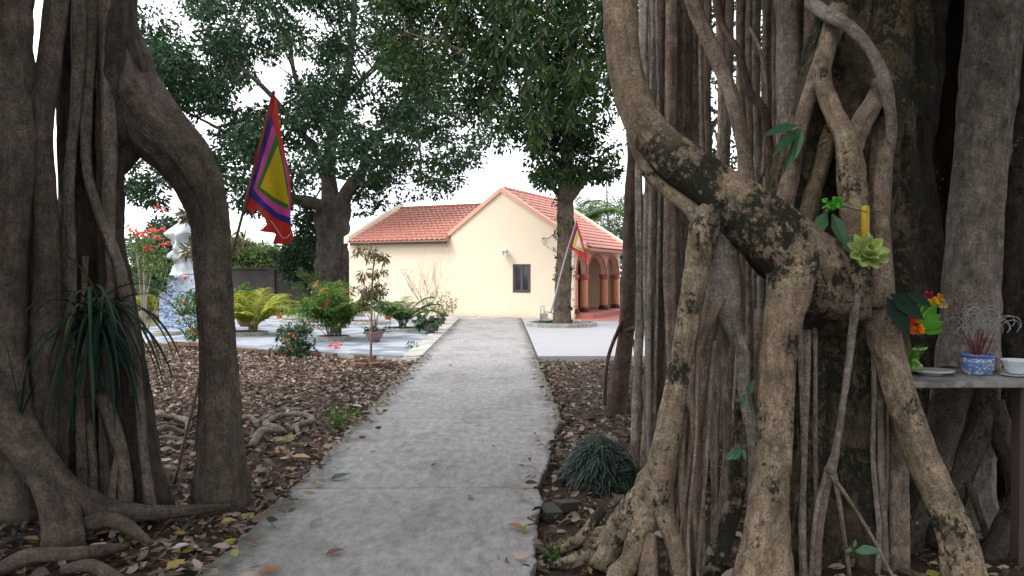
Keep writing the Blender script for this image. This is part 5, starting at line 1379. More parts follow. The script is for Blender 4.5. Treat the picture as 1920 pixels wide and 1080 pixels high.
shrub('potted_plant', 'pale plant in the small terracotta pot behind the yellow palm', (c.x, c.y, z), [((random.uniform(-.2, .2), 0, random.uniform(.05, .3)), .11) for i in range(8)], 20, .1, 'leaf_varieg', 'plant', 0, stems=4)
c, z = bowl(458, 612, 30, 'brown bowl pot behind the yellow palm fronds', 'pot_brown')
shrub('potted_plant', 'bright green bush in brown bowl beside the arching root', (c.x, c.y, z), blob(20, .6, 1.0, .1, .1, .18), 36, .09, 'leaf_lant', 'plant', 0, stems=5)
c, z = bowl(345, 618, 40, 'purple bowl pot in front of the blue and white pedestal')
shrub('potted_plant', 'fine-leaved shrub with few orange blooms in front of the pedestal', (c.x, c.y, z), blob(34, .85, .95, .12, .1, .2), 40, .06, 'leaf_deep', 'plant', 8, 'flower_o', .035, 8)
b = G(372, 640, 0)
shrub('lantana_shrub', 'lantana with orange flowers partly behind the arching root', (b.x - .1, b.y, 0), blob(40, .7, 1.15, .12, .09, .17), 44, .075, 'leaf_lant', 'shrub', 12, 'flower_o', .045, 7)
b = G(556, 668, -.09)
shrub('lantana_shrub', 'low dark lantana with orange-red flowers on the leaf litter edge', (b.x, b.y, -.09), blob(36, .72, .62, .05, .08, .15) + [((-.42, 0, .12), .12), ((.3, 0, .1), .12)], 44, .075, 'leaf_deep', 'shrub', 12, 'flower_o', .04, 7)
b = G(540, 640, 0); 
# bare shrub by the cream wall
b = G(800, 594)
t = thing('bare_shrub', 'leafless twiggy shrub standing against the cream wall', 'shrub', (b.x, b.y, 0))
mb = MB()
def twigs(p, d, L, r, depth):
    d = d.normalized(); q = p + d * L * .5 + Vector((random.uniform(-.03, .03), 0, 0)); e = p + d * L
    mb.tube([p, q, e], [r, r * .8, r * .55], 5)
    if depth:
        for i in range(3 if depth > 1 else 2):
            nd = d + Vector((random.uniform(-.55, .55), random.uniform(-.4, .4), random.uniform(.0, .25))); twigs(p + d * L * random.uniform(.45, 1), nd, L * random.uniform(.6, .85), r * .55, depth - 1)
for i in range(6):
    a = i / 6 * 6.28; twigs(b, Vector((math.cos(a) * .45 + random.uniform(-.15, .15), math.sin(a) * .3, 1)), random.uniform(.8, 1.05), .014, 3)
mb.obj('twigs', M['twig'], t, True)
V, F = clump_leaves([(tuple(b + Vector((random.uniform(-.9, .6), random.uniform(-.3, .3), random.uniform(.9, 1.7)))), .06) for i in range(12)], 5, .1, wr=.3); fobj('foliage', V, F, M['leaf_varieg'], t)
# sapling in its ring of bricks
b = G(694, 687, -.09)
t = thing('sapling', 'slender sapling with bronze drooping leaves inside a ring of bricks', 'tree', (b.x, b.y, -.1))
top = P(690, 455, b.y)
spts = [Vector((b.x, b.y, -.12)), P(696, 640, b.y), P(697, 560, b.y), P(699, 510, b.y), P(702, 480, b.y), P(690, 455, b.y)]
tube_obj('trunk', spts, [.028, .022, .018, .014, .01, .005], M['bark_stem'], t, 8, .05, .1, 6)
cl = []; tm = MB()
for (x, y, r) in ((680, 462, .1), (672, 470, .1), (695, 470, .12), (708, 478, .12), (720, 485, .12), (714, 480, .1), (690, 480, .09), (684, 512, .12), (715, 508, .12), (700, 515, .1), (676, 520, .08), (690, 540, .14), (712, 530, .1), (705, 545, .12), (680, 545, .1)):
    p = P(x, y, b.y + random.uniform(-.12, .12)); cl.append((tuple(p), r)); tm.tube([P(698, y + 14, b.y), p], [.006, .003], 4)
V, F = clump_leaves(cl, 30, .12, wr=.24, hi=True, droop=1.3); fobj('foliage', V, F, M['leaf_bronze'], t)
tm.obj('twigs', M['bark_stem'], t, True)
br = thing('brick_ring', 'broken red bricks set in a ring round the sapling foot', 'bricks', (b.x, b.y, -.1))
bme = None
for i in range(11):
    a = 6.28 * i / 11 + random.uniform(-.1, .1); r = random.uniform(.30, .36)
    if bme is None:
        o0 = MB().box(-.055, .055, -.1, .1, -.03, .045).obj('brick', M['brick'], None, bevel=.006); o0.parent = br; bme = o0.data; o = o0
    else:
        o = bpy.data.objects.new('brick', bme); COL.objects.link(o); o.parent = br
        m2 = o.modifiers.new("bevel", 'BEVEL'); m2.width = .006; m2.segments = 1
    o.location = (r * math.cos(a), r * math.sin(a), .065); o.rotation_euler = (random.uniform(-.15, .15), random.uniform(-.2, .2), a + random.uniform(-.2, .2))
    s_ = random.uniform(.6, 1.05); o.scale = (1, s_, random.uniform(.8, 1.1))
# brick edging of the terrace, left stretch
be = thing('brick_edging', 'weathered uneven brick edging along the terrace front near the arching root', 'bricks', H(-13.1, 4, -.1))
for i in range(44):
    v = -1.0 + i * .235 + random.uniform(-.02, .02)
    if i < 12 and random.random() < .35: continue
    for lay in range(1 if i < 16 else 2):
        if lay and random.random() < .3: continue
        o = bpy.data.objects.new('brick', bme); COL.objects.link(o); o.parent = be
        p = Vector(H(-13.06 + random.uniform(-.03, .03), v + lay * .1, -.055 + lay * .075)); o.location = p - Vector(be.location)
        o.rotation_euler = (random.uniform(-.06, .06), random.uniform(-.06, .06), math.radians(90) - TH + random.uniform(-.12, .12)); o.scale = (1.05, 1.1, 1)
# loose bricks
dark_me = bme.copy(); dark_me.materials.clear(); dark_me.materials.append(plain('mossy_dark_brick', (.06, .055, .05), .9, .3, 20, .4))
for (x, y, L_) in ((366, 692, 'broken reddish brick on the litter left of the arching root'), (1062, 950, 'dark brick half buried beside the strap-leaved clump'), (1030, 962, 'mossy dark brick at the broken path edge')):
    p = G(x, y, -.07); o = bpy.data.objects.new('loose_brick', bme); COL.objects.link(o); o.location = p; o.rotation_euler = (.1, .05, random.uniform(0, 3)); tag(o, L_, 'brick'); o.scale = (1.1, .9, .9)
    if x > 1000: o.data = dark_me
# small seedlings
for (x, y, mat, lab, n) in ((626, 662, 'flower_p', 'small pink-leaved seedling at the terrace edge', 7), (768, 660, 'leaf_lite', 'weak green seedling on litter right of the sapling', 8), (1165, 768, 'leaf_lant', 'bright green fern-like seedling at the foot of the brown stem', 26), (648, 806, 'leaf_lant', 'small green weed between left fig column and arching root', 8)):
    b = G(x, y, -.09)
    shrub('seedling', lab, (b.x, b.y, -.09), [((random.uniform(-.12, .12), random.uniform(-.1, .1), random.uniform(.06, .2)), .06) for i in range(6)], n, .11, mat, 'plant', 0, stems=3, wr=.35, sr=.004)
# red-bract shrub
b = P(270, 600, 20.5)
t = shrub('poinsettia_shrub', 'tall leggy shrub topped with red bracts left of the white statue', (b.x, b.y, -.1), [((random.uniform(-.6, .55), random.uniform(-.4, .4), random.uniform(1.2, 2.7)), random.uniform(.12, .24)) for i in range(60)], 24, .13, 'leaf_lite', 'shrub', 0, stems=9, wr=.4, sr=.022, smat='twig')
fp = []
for (x, y) in ((242, 427), (252, 436), (264, 434), (283, 427), (272, 440), (292, 444), (278, 465), (300, 390), (303, 431), (306, 455), (250, 432), (288, 430)):
    fp.append((tuple(P(x, y, 20.1 + random.uniform(-.2, .2))), .11))
for c_, r_b in fp:
    V, F = clump_leaves([(c_, .075)], 16, .11, wr=.4, flat=.3); fobj('bract', V, F, M['flower_r'], t)
# young tree with bronze leaves between statue and flag pole
b = G(356, 640, 0)
t = thing('young_tree', 'small tree with bronze leaf tiers half hidden behind the arching root', 'tree', (b.x - .0, 15.5, 0))
x0 = P(398, 640, 15.5)
t.location = (x0.x, 15.5, 0)
tube_obj('trunk', [Vector((x0.x, 15.5, -.02)), P(396, 520, 15.5), P(394, 420, 15.5), P(392, 385, 15.5)], [.035, .028, .018, .006], M['bark_bg'], t, 8, .1, .1, 5)
cl = []
for (x, y) in ((345, 400), (356, 405), (370, 410), (385, 405), (350, 412), (362, 440), (372, 465), (360, 470), (350, 472), (430, 445), (445, 450), (460, 448), (440, 470), (370, 478), (360, 464), (425, 470), (350, 398), (455, 452)):
    cl.append((tuple(P(x, y, 15.5 + random.uniform(-.3, .3))), .1))
V, F = clump_leaves(cl, 24, .16, wr=.32, hi=True, flat=.4); fobj('foliage', V, F, M['leaf_bronze'], t)
branches_to(cl, [[Vector((x0.x, 15.5, 1.0)), P(396, 470, 15.5), P(392, 385, 15.5)]], 1, .03).obj('branches', M['bark_bg'], t, True)

# ------------------------------------------------------------------ white statue on its porcelain pedestal
def porcelain(name='blue_white_porcelain', sc=9.0, dens=.5):
    t = NT(name); p = t.pos()
    a = t.ramp(t.noise(t.map(p, (1, 1, 1.6)), sc, 6, .7, 1.2), [(dens - .05, 0.), (dens + .03, 1.)])
    c = t.mix(a, (0.56, 0.62, 0.70), (0.10, 0.17, 0.36))
    t.base(c); t.rough(.2, .5); return t.m
M['porcelain'] = porcelain('blue_white_porcelain', 7, .52)
M['porcelain_pale'] = porcelain('pale_blue_porcelain', 9, .60)
M['statue'] = plain('white_glaze', (0.42, 0.44, 0.46), .3, .04, 6, spec=.5)
sb = G(352, 622); SY = sb.y
ped = thing('statue_pedestal', 'square blue and white patterned pedestal carrying the white statue', 'pedestal', (sb.x, SY, 0))
def px_w(px): return (px) * msc(SY)
cx = P(350, 600, SY).x
z_ = lambda y: P(350, y, SY).z
hw = px_w(51)
MB().box(cx - hw, cx + hw, SY - .0, SY + hw * 1.5, 0, z_(548)).obj('base_block', M['porcelain'], ped, bevel=.01)
MB().box(cx - hw * .55, cx + hw * .55, SY + .15, SY + hw * 1.4, z_(548) + .002, z_(516)).obj('upper_block', M['porcelain_pale'], ped, bevel=.02)
sx0 = cx - .22
st = thing('statue', 'white glazed robed figure statue with billowing folds above the pedestal', 'statue', (cx, SY + hw * .8, z_(516)))
V = []; F = []
hgt = z_(396) - z_(516); nr, ns = 54, 40
def rprof(t):
    # robe: wide hem, waist, billowing sleeves, shoulders, draped head
    return float(np.interp(t, [0, .06, .2, .28, .36, .48, .58, .66, .75, .84, .93, 1.0], [.40, .34, .30, .42, .34, .27, .33, .43, .36, .24, .22, .02]))
for i in range(nr + 1):
    t_ = i / nr
    for k in range(ns):
        a = 6.2832 * k / ns
        r = rprof(t_) * hgt / 1.6 * (1 + .22 * math.sin(5 * a + 3.0 * math.sin(t_ * 7)) + .13 * math.sin(7 * a + t_ * 24))
        dx = .05 * math.sin(t_ * 9)
        V.append((sx0 + dx + r * math.cos(a), SY + hw * .8 + r * .75 * math.sin(a), z_(516) + .003 + t_ * hgt - .04 * math.cos(a * 3) * (1 - t_) * .5))
for i in range(nr):
    for k in range(ns):
        F.append((i * ns + k, i * ns + (k + 1) % ns, (i + 1) * ns + (k + 1) % ns, (i + 1) * ns + k))
F.append(tuple(range(ns - 1, -1, -1))); F.append(tuple(nr * ns + k for k in range(ns)))
mobj('figure', V, F, M['statue'], st, True)
hm = MB().lathe([(.05, 0), (.11, .05), (.14, .14), (.12, .22), (.06, .28), (.01, .30)], (sx0 - .06, SY + hw * .8 - .06, z_(412)), 16); hm.obj('head', M['statue'], st, True)
vz = z_(548)
vs = thing('porcelain_vase', 'flared blue and white porcelain vase on the pedestal corner', 'vase', (cx - hw * .62, SY + .15, vz))
MB().lathe([(.10, .002), (.14, .06), (.13, .16), (.10, .24), (.12, .34), (.2, .40), (.19, .40), (.09, .3)], (cx - hw * .62, SY + .16, vz), 20).obj('vase_body', M['porcelain'], vs, True)
shrub('red_flower', 'small red blossoms set on the pedestal at the statue foot', (cx - hw * .2, SY + .1, z_(530)), [((-.05, 0, .12), .05), ((.08, 0, .18), .06)], 14, .08, 'flower_r', 'flower', 0, stems=2, sr=.006)

# ------------------------------------------------------------------ festival flags
FC = {'red': (0.62, 0.06, 0.045), 'maroon': (0.35, 0.03, 0.03), 'blue': (0.05, 0.045, 0.33), 'pink': (0.72, 0.10, 0.36), 'green': (0.06, 0.20, 0.03), 'yellow': (0.66, 0.48, 0.02), 'lime': (0.36, 0.42, 0.03), 'rose': (0.78, 0.47, 0.52), 'cord': (0.5, .45, .43)}
def clothmat(n, c):
    t = NT('flag_cloth_' + n); t.base(t.mix(t.noise(t.pos(), 25, 4), [x * .85 for x in c], [min(1, x * 1.1) for x in c])).rough(.75, .15)
    t.bump(t.noise(t.pos(), 300, 2), .2, .002)
    tr = t.n.new("ShaderNodeBsdfTranslucent"); tr.inputs[0].default_value = tuple(c) + (1,); ms = t.n.new("ShaderNodeMixShader"); ms.inputs[0].default_value = .25
    t.l.new(t.b.outputs[0], ms.inputs[1]); t.l.new(tr.outputs[0], ms.inputs[2]); t.l.new(ms.outputs[0], t.out.inputs[0]); return t.m
for k_, c_ in FC.items(): M['cloth_' + k_] = clothmat(k_, c_)
def cloth_layer(name, poly, Y, mat, parent, thick, wave):
    "a piece of cloth cut to an outline, with real thickness, thrown into soft folds"
    bm = bmesh.new()
    vs = [bm.verts.new((x, 0, -y)) for x, y in poly]; bm.faces.new(vs)
    xs = [p[0] for p in poly]; ys = [p[1] for p in poly]
    gs = 3.0 if Y > 15 else 5.0
    for i in range(int(min(xs) // gs) + 1, int(max(xs) // gs) + 1):
        x = i * gs + .013
        bmesh.ops.bisect_plane(bm, geom=bm.verts[:] + bm.edges[:] + bm.faces[:], plane_co=(x, 0, 0), plane_no=(1, 0, 0))
    for i in range(int(min(ys) // gs) + 1, int(max(ys) // gs) + 1):
        y = i * gs + .017
        bmesh.ops.bisect_plane(bm, geom=bm.verts[:] + bm.edges[:] + bm.faces[:], plane_co=(0, 0, -y), plane_no=(0, 0, 1))
    ex = bmesh.ops.extrude_face_region(bm, geom=bm.faces[:])
    new = {v for v in ex['geom'] if isinstance(v, bmesh.types.BMVert)}
    for v in bm.verts:
        px, py = v.co.x, -v.co.z
        v.co = P(px, py, Y + wave(px, py) + (thick if v in new else -thick))
    bmesh.ops.recalc_face_normals(bm, faces=bm.faces[:])
    me = bpy.data.meshes.new(name); bm.to_mesh(me); bm.free()
    for p in me.polygons: p.use_smooth = False
    return link(name, me, mat, parent)
YF = 6.05
fb = G(330, 892, -.09)
fl1 = thing('festival_flag', 'large square festival flag, yellow centre with green pink blue and red bands, by arching root', 'flag', (fb.x, YF, -.1))
tube_obj('pole', [P(327, 905, YF), P(375, 710, YF), P(437, 470, YF), P(515, 172, YF)], [.013, .013, .012, .009], plain('bamboo_pole', (.13, .09, .06), .7, .25, 15), fl1, 8, .1, .06, 8)
w1f = lambda x, y: .05 * math.sin(x * .075 + y * .012) + .03 * math.sin(x * .14 - y * .02)
def L1(n, poly, m, th): cloth_layer(n, poly, YF - .02, M['cloth_' + m], fl1, th, w1f)
L1('fringe', [(513, 170), (519, 190), (525, 230), (529, 265), (538, 305), (545, 335), (546, 385), (544, 420), (550, 440), (549, 450), (541, 458), (511, 457), (517, 440), (514, 437), (488, 434), (500, 420), (494, 404), (481, 392), (472, 402), (463, 388), (458, 378)], 'red', .002)
L1('sleeve', [(511, 168), (517, 172), (508, 214), (490, 285), (467, 362), (457, 384), (458, 374)], 'maroon', .010)
L1('blue_band', [(506, 214), (511, 224), (514, 240), (540, 330), (545, 392), (545, 421), (520, 411), (491, 389), (466, 364)], 'blue', .0065)
L1('pink_band', [(511, 233), (519, 250), (541, 330), (544, 395), (545, 409), (520, 399), (495, 378), (475, 354)], 'pink', .010)
L1('green_band', [(518, 250), (521, 258), (540, 345), (541, 393), (515, 380), (481, 353)], 'green', .0135)
L1('yellow_centre', [(521, 272), (530, 310), (541, 375), (541, 384), (515, 371), (488, 351)], 'yellow', .017)
tube_obj('cord', [P(488, 433, YF - .05), P(503, 412, YF - .06), P(512, 420, YF - .06), P(532, 447, YF - .06), P(546, 437, YF - .05)], [.004] * 5, M['cloth_cord'], fl1, 5, .03)
YF2 = 22.3
fl2 = thing('festival_flag', 'small triangular festival flag with pink centre leaning on the ring tree', 'flag', (P(1034, 582, YF2).x, YF2, P(1034, 582, YF2).z))
tube_obj('pole', [P(1033, 587, YF2), P(1055, 500, YF2), P(1080, 415, YF2)], [.024, .022, .016], plain('grey_pole', (.30, .29, .29), .5, .2, 15), fl2, 8, .3)
w2f = lambda x, y: .07 * math.sin(x * .22 + y * .05)
def L2(n, poly, m, th): cloth_layer(n, poly, YF2 - .05, M['cloth_' + m], fl2, th, w2f)
L2('fringe', [(1081, 412), (1086, 430), (1092, 447), (1094, 460), (1100, 472), (1105, 489), (1101, 491), (1095, 484), (1091, 482), (1085, 480), (1078, 472), (1071, 470), (1066, 468), (1068, 460)], 'red', .004)
L2('blue_band', [(1081, 424), (1097, 477), (1070, 464)], 'blue', .012)
L2('yellow_band', [(1082, 430), (1096, 475), (1073, 462)], 'yellow', .020)
L2('lime_band', [(1084, 436), (1095, 471), (1077, 461)], 'lime', .028)
L2('pink_centre', [(1085, 441), (1093, 467), (1079, 460)], 'rose', .036)

# ------------------------------------------------------------------ kerb ring of the tree, tap block and hose
c = G(1053, 611)
kr = thing('tree_kerb', 'low round grey concrete kerb encircling the creeper-clad tree', 'kerb', (c.x, c.y, 0))
MB().lathe([(1.06, .005), (1.06, .115), (1.05, .125), (.96, .125), (.95, .115), (.95, .0)], c, 48).obj('kerb_ring', M['ring'], kr)
MB().lathe([(.952, .006), (.952, .05), (.1, .075)], c, 32).obj('soil', M['potsoil'], kr)
bk = G(1020, 607)
tp = thing('tap_block', 'small grey concrete block with bent metal pipe beside the ring tree', 'tap', (bk.x, bk.y, .06))
MB().box(bk.x - .13, bk.x + .11, bk.y - .1, bk.y + .12, .06, .33).obj('block', M['ring'], tp, bevel=.015)
MB().tube([(bk.x - .1, bk.y, .33), (bk.x - .1, bk.y, .56), (bk.x - .06, bk.y, .58), (bk.x + .0, bk.y, .575), (bk.x + .0, bk.y, .34)], [.014] * 5, 8).obj('pipe', M['steel'], tp, True)
hs = []
for i in range(130):
    a = i * .19; r = .30 + .05 * math.sin(i * .37) ; hs.append((bk.x + .05 + r * 1.05 * math.cos(a), bk.y - .14 + r * .6 * math.sin(a) , .075 + .012 * (i // 33) + .012 * math.sin(i * .9)))
hs += [(bk.x + .38, bk.y - .1, .12), (bk.x + .36, bk.y, .22), (bk.x + .28, bk.y + .02, .32), (bk.x + .12, bk.y, .37), (bk.x + .02, bk.y, .37)]
ho = tube_obj('garden_hose', hs, [.014] * len(hs), plain('hose_green', (.02, .12, .06), .4, .1, 10), None, 7, .04, loc=(bk.x, bk.y, .06))
tag(ho, 'green garden hose coiled round the concrete tap block', 'hose')

# ------------------------------------------------------------------ strap-leaved plants
# tuft rooted on the left fig
cb = P(180, 575, 5.0)
t = thing('strap_plant', 'dark strap-leaved plant growing on the left fig trunk', 'plant', cb)
B = []; D = []; L_ = []; W_ = []; R_ = []
for i in range(62):
    a = random.uniform(-2.9, .9) if random.random() < .8 else random.uniform(0, 6.28)
    B.append((cb.x + random.uniform(-.08, .12), cb.y - random.uniform(.0, .12), cb.z + random.uniform(-.2, .08)))
    D.append((math.cos(a) * .32 + .24, -abs(math.sin(a)) * .5, random.uniform(-.3, .9)))
    L_.append(random.uniform(.5, .95)); W_.append(random.uniform(.018, .03)); R_.append(random.uniform(1.4, 3.6))
for (px, py) in ((300, 520), (290, 560), (280, 700)):
    B.append(tuple(cb)); e = P(px, py, 4.8); D.append(tuple((e - cb).normalized())); L_.append((e - cb).length * 1.05); W_.append(.03); R_.append(.35)
V, F = straps(B, D, L_, W_, R_, 8); mobj('leaves', V, F, M['leaf_strap'], t)
tube_obj('stem', [cb + Vector((0, .15, -.2)), cb + Vector((.02, .02, -.08)), cb + Vector((.02, -.04, .05))], [.05, .045, .03], M['bark_dark'], t, 9, .05, .1, 6)
# two strap leaves low at the far-left column
cb = P(38, 790, 4.55)
t = thing('strap_plant', 'pair of narrow strap leaves between the left fig columns', 'plant', cb)
V, F = straps([tuple(cb)] * 3, [(.12, 0, 1), (-.08, -.1, 1), (.3, 0, .9)], [.36, .5, .3], [.03, .03, .025], [.2, .3, .5], 6); mobj('leaves', V, F, M['leaf_strap'], t)
# mondo clump by the path
mc = G(1130, 915, -.09)
t = thing('mondo_clump', 'dense dark blue-green mondo grass clump between path and banyan', 'plant', (mc.x, mc.y, -.1))
B = []; D = []; L_ = []; W_ = []; R_ = []
for i in range(3400):
    a = random.random() * 6.28; q = math.sqrt(random.random()); x = q * math.cos(a) * .245; y = q * math.sin(a) * .40
    hz_ = .34 * (1 - q ** 2) * random.uniform(.45, 1.05)
    B.append((mc.x + x + .02, mc.y + .28 + y, gz(mc.x + x, mc.y + y) + hz_))
    b_ = random.random() * 6.28
    D.append((math.cos(a) * q * .8 + math.cos(b_) * .7, math.sin(a) * q * .7 + math.sin(b_) * .7, random.uniform(.5, 1.1)))
    L_.append(random.uniform(.14, .26)); W_.append(random.uniform(.006, .011)); R_.append(random.uniform(1.4, 3.6))
V, F = straps(B, D, L_, W_, R_, 5); mobj('blades', V, F, M['leaf_mondo'], t)["kind"] = "stuff"
# weeds at the foot of the right fig
for (x, y, lab) in ((1045, 1050, 'bright green weed tuft at the chipped path edge by roots'), (1118, 985, 'small green fern among surface roots of the tan banyan')):
    b = G(x, y, -.09); t = thing('weed_tuft', lab, 'plant', (b.x, b.y, -.1))
    V, F = straps([(b.x + random.uniform(-.05, .05), b.y + random.uniform(-.05, .05), -.1) for i in range(40)], [(random.uniform(-.6, .6), random.uniform(-.6, .6), 1) for i in range(40)], [random.uniform(.08, .17) for i in range(40)], [.008] * 40, [1.5] * 40, 4)
    mobj('blades', V, F, M['leaf_lant'], t)
# leaf sprigs clinging to the right fig
M['sprig'] = leafmat('young_fig_leaves', [(0, (.03, .09, .045)), (1, (.06, .16, .07))], .35, .2, .4)
def sprig(px, py, Y, tips, lab, L, wr=.42, mat='sprig'):
    b = P(px, py, Y); t = thing('leaf_sprig', lab, 'plant', b)
    for (x, y, dy) in tips:
        e = P(x, y, Y + dy); d = e - b; l = d.length
        st_ = b + d * .12
        V, F = leaf_geo(np.array([st_]), l * .9, l * wr, np.array([d]), np.array([[random.uniform(-.3, .3), -1, .5]]), cup=.05, bend=-.06, hi=True); fobj('leaf', V, F, M[mat], t)
    MB().tube([b + Vector((0, .12, -.04)), b + Vector((0, .03, 0)), b + (P(tips[0][0], tips[0][1], Y) - b) * .13], [.006, .005, .003], 5).obj('stem', M['bark_stem'], t)
sprig(1390, 838, 3.98, [(1362, 862, -.03), (1376, 862, -.05), (1398, 862, -.03), (1402, 836, 0)], 'small sprig of four dark leaves on the right fig, above the ground roots', .1)
sprig(1402, 745, 4.0, [(1380, 752, -.02), (1392, 765, -.04), (1410, 728, 0), (1412, 712, -.02)], 'small leaf sprig sprouting higher on the paired prop roots', .1)
sprig(1600, 1030, 4.0, [(1585, 1034, -.02), (1605, 1012, 0), (1650, 1032, -.05), (1620, 1040, -.04)], 'bright green seedling leaves at the mossy trunk foot', .1)
sprig(1505, 232, 4.5, [(1432, 252, -.15), (1452, 290, -.1), (1470, 330, -.05), (1490, 300, -.1)], 'long dark leaf cluster on the left shoulder of the mossy trunk', .3, .2)
sprig(1555, 390, 4.2, [(1520, 452, -.08), (1596, 385, -.1), (1592, 470, -.05)], 'three leathery leaves hung beside the yellow incense tube', .2, .34)

# ------------------------------------------------------------------ altar shelf and its offerings
M['shelf'] = concrete('shelf_stone', (.20, .19, .18), (.27, .26, .25), (.12, .115, .105), 4, .5)
YA = 4.25
z_sh = P(1800, 716, YA).z
x0 = P(1690, 716, YA).x
al = thing('altar_shelf', 'grey stone slab shelf on a post set among the banyan roots', 'shelf', (x0 + .5, YA, -.1))
MB().box(x0, x0 + 1.25, YA, YA + .62, z_sh - .035, z_sh).obj('slab', M['shelf'], al, bevel=.006)
xp = P(1934, 740, YA).x
MB().box(xp - .02, xp + .06, YA + .06, YA + .14, -.14, z_sh - .036).obj('post', plain('brown_post', (.07, .05, .04), .8, .2, 10, .2), al, bevel=.004)
MB().box(x0 + .05, x0 + .12, YA + .5, YA + .57, -.14, z_sh - .036).obj('post', M['shelf'], al)
def on(px, py):       # a spot on the shelf
    return G(px, py, z_sh)
M['ceram'] = plain('white_ceramic', (.62, .64, .66), .2, .05, 10, spec=.5)
c = on(1745, 703)
pt = thing('offering_plate', 'shallow white plate lying on the altar shelf', 'plate', c)
MB().lathe([(.06, .001), (.065, .01), (.115, .022), (.128, .03), (.126, .033), (.06, .014)], c, 32).obj('dish', M['ceram'], pt, True)
c = on(1832, 702)
ib = thing('incense_bowl', 'blue and white porcelain incense bowl on the altar shelf', 'bowl', c)
M['porc_b'] = porcelain('blue_porcelain_bowl', 26, .46)
MB().lathe([(.072, .001), (.078, .008), (.088, .03), (.09, .09), (.086, .105)], c, 28).obj('bowl_body', M['porc_b'], ib, True)
MB().lathe([(.088, .1055), (.093, .11), (.093, .12), (.082, .12), (.08, .112)], c, 28).obj('rim', plain('blue_rim', (.08, .13, .36), .25, .1, 10), ib, True)
MB().lathe([(.081, .111), (.02, .118)], c, 20).obj('ash', plain('incense_ash', (.4, .38, .35), .95, .1, 30), ib)
M['ash'] = plain('burnt_incense', (.27, .27, .29), .9, .15, 40); M['incred'] = plain('incense_stick_red', (.10, .015, .025), .8, .15, 30)
for i in range(26):
    a = random.random() * 6.28; r = random.random() * .05; b = c + Vector((r * math.cos(a), r * math.sin(a), .112)); d = Vector((math.cos(a) * .35 + random.uniform(-.15, .15), math.sin(a) * .2, 1)).normalized(); l = random.uniform(.09, .17)
    s = thing('incense_stick', 'burnt incense stick with curled pale ash standing in blue bowl', 'incense', b, 'burnt incense sticks in the bowl')
    MB().tube([b, b + d * l], [.0022, .002], 5).obj('stick', M['incred'], s)
    e = b + d * l; pts = [e]; ang = 0; L_ = random.uniform(.13, .25); sd = random.choice((-1, 1)); dirv = d.copy()
    for k in range(12):
        ang = sd * (.02 + .055 * k * random.uniform(.4, 1.3)); ax = Vector((0, 1, 0)); dirv = (Matrix.Rotation(ang, 3, ax) @ dirv).normalized(); pts.append(pts[-1] + dirv * L_ / 10)
    tube_obj('ash_curl', pts, [.0021] * len(pts), M['ash'], s, 5, .012)
c = on(1905, 706)
bo = thing('offering_bowl', 'white flowered porcelain bowl on its saucer at the shelf end', 'bowl', c)
MB().lathe([(.05, .001), (.08, .012), (.084, .016), (.05, .012)], c, 24).obj('saucer', M['ceram'], bo, True)
def flowerbowl():
    t = NT('flowered_porcelain'); p = t.pos(); v = t.voro(p, 34); m_ = t.ramp(v.outputs["Distance"], [(.25, 1.), (.36, 0.)]); m2 = t.math('MULTIPLY', m_, t.ramp(t.noise(p, 14, 2), [(.45, 0.), (.55, 1.)]))
    t.base(t.mix(m2, (.6, .66, .70), t.ramp(v.outputs["Color"], [(0., (.5, .12, .12)), (.5, (.5, .3, .05)), (1., (.1, .25, .12))]))); t.rough(.2, .5); return t.m
M['flbowl'] = flowerbowl()
MB().lathe([(.035, .017), (.045, .022), (.062, .05), (.074, .088), (.082, .1), (.079, .1), (.066, .07)], c, 28).obj('bowl_body', M['flbowl'], bo, True)
c = on(1876, 700)
cu_ = thing('tea_cup', 'tiny brownish cup behind the incense bowl on the shelf', 'cup', c)
MB().lathe([(.02, .001), (.03, .02), (.032, .05), (.028, .052), (.024, .03)], c + Vector((0, .05, 0)), 16).obj('cup_body', plain('cup_glaze', (.22, .17, .1), .3, .2, 20), cu_, True)
c = on(1932, 696)
bt = thing('water_bottle', 'clear plastic water bottle with blue cap at the shelf end', 'bottle', c)
wm = NT('clear_plastic'); wm.base((.75, .85, .92)).rough(.08, .5); wm.b.inputs["Transmission Weight"].default_value = .85; wm.b.inputs["IOR"].default_value = 1.33
MB().lathe([(.03, .001), (.033, .01), (.031, .06), (.033, .07), (.031, .08), (.033, .13), (.015, .165), (.013, .175)], c, 20).obj('bottle_body', wm.m, bt, True)
MB().lathe([(.0145, .1755), (.0145, .195), (.01, .196)], c, 14).obj('cap', plain('blue_cap', (.03, .12, .5), .4, .05), bt)
# vase with artificial bouquet
c = on(1716, 700) + Vector((0, .03, 0))
va = thing('green_vase', 'bright lime green glass vase on the shelf under the bouquet', 'vase', c)
gm = NT('lime_glass'); gm.base((.12, .28, .02)).rough(.15, .5); gm.b.inputs["Transmission Weight"].default_value = .3
MB().lathe([(.05, .001), (.056, .02), (.056, .045), (.045, .06), (.03, .075), (.05, .12), (.085, .16), (.08, .16), (.03, .08)], c, 24).obj('vase_body', gm.m, va, True)
bq = thing('bouquet', 'artificial bouquet of orange and yellow flowers in green paper with dark leaves', 'flowers', c + Vector((0, 0, .1)))
gp = leafmat('green_paper', [(0, (.05, .22, .015)), (1, (.12, .36, .03))], .4, .2)
B = []
for i, (px, py, dy) in enumerate(((1762, 590, 0), (1770, 605, -.03), (1755, 570, .03), (1740, 560, .05), (1725, 560, .05), (1766, 620, -.02))):
    e = P(px, py, c.y + dy); B.append(e)
c2 = P(1722, 616, c.y - .06)
V, F = leaf_geo(np.array([tuple(c2)] * 6), np.array([(e - c2).length for e in B]), .075, np.array([tuple(e - c2) for e in B]), np.array([[.2, -1, .4]] * 6) + rng.uniform(-.4, .4, (6, 3)), cup=.08, bend=.06, hi=True)
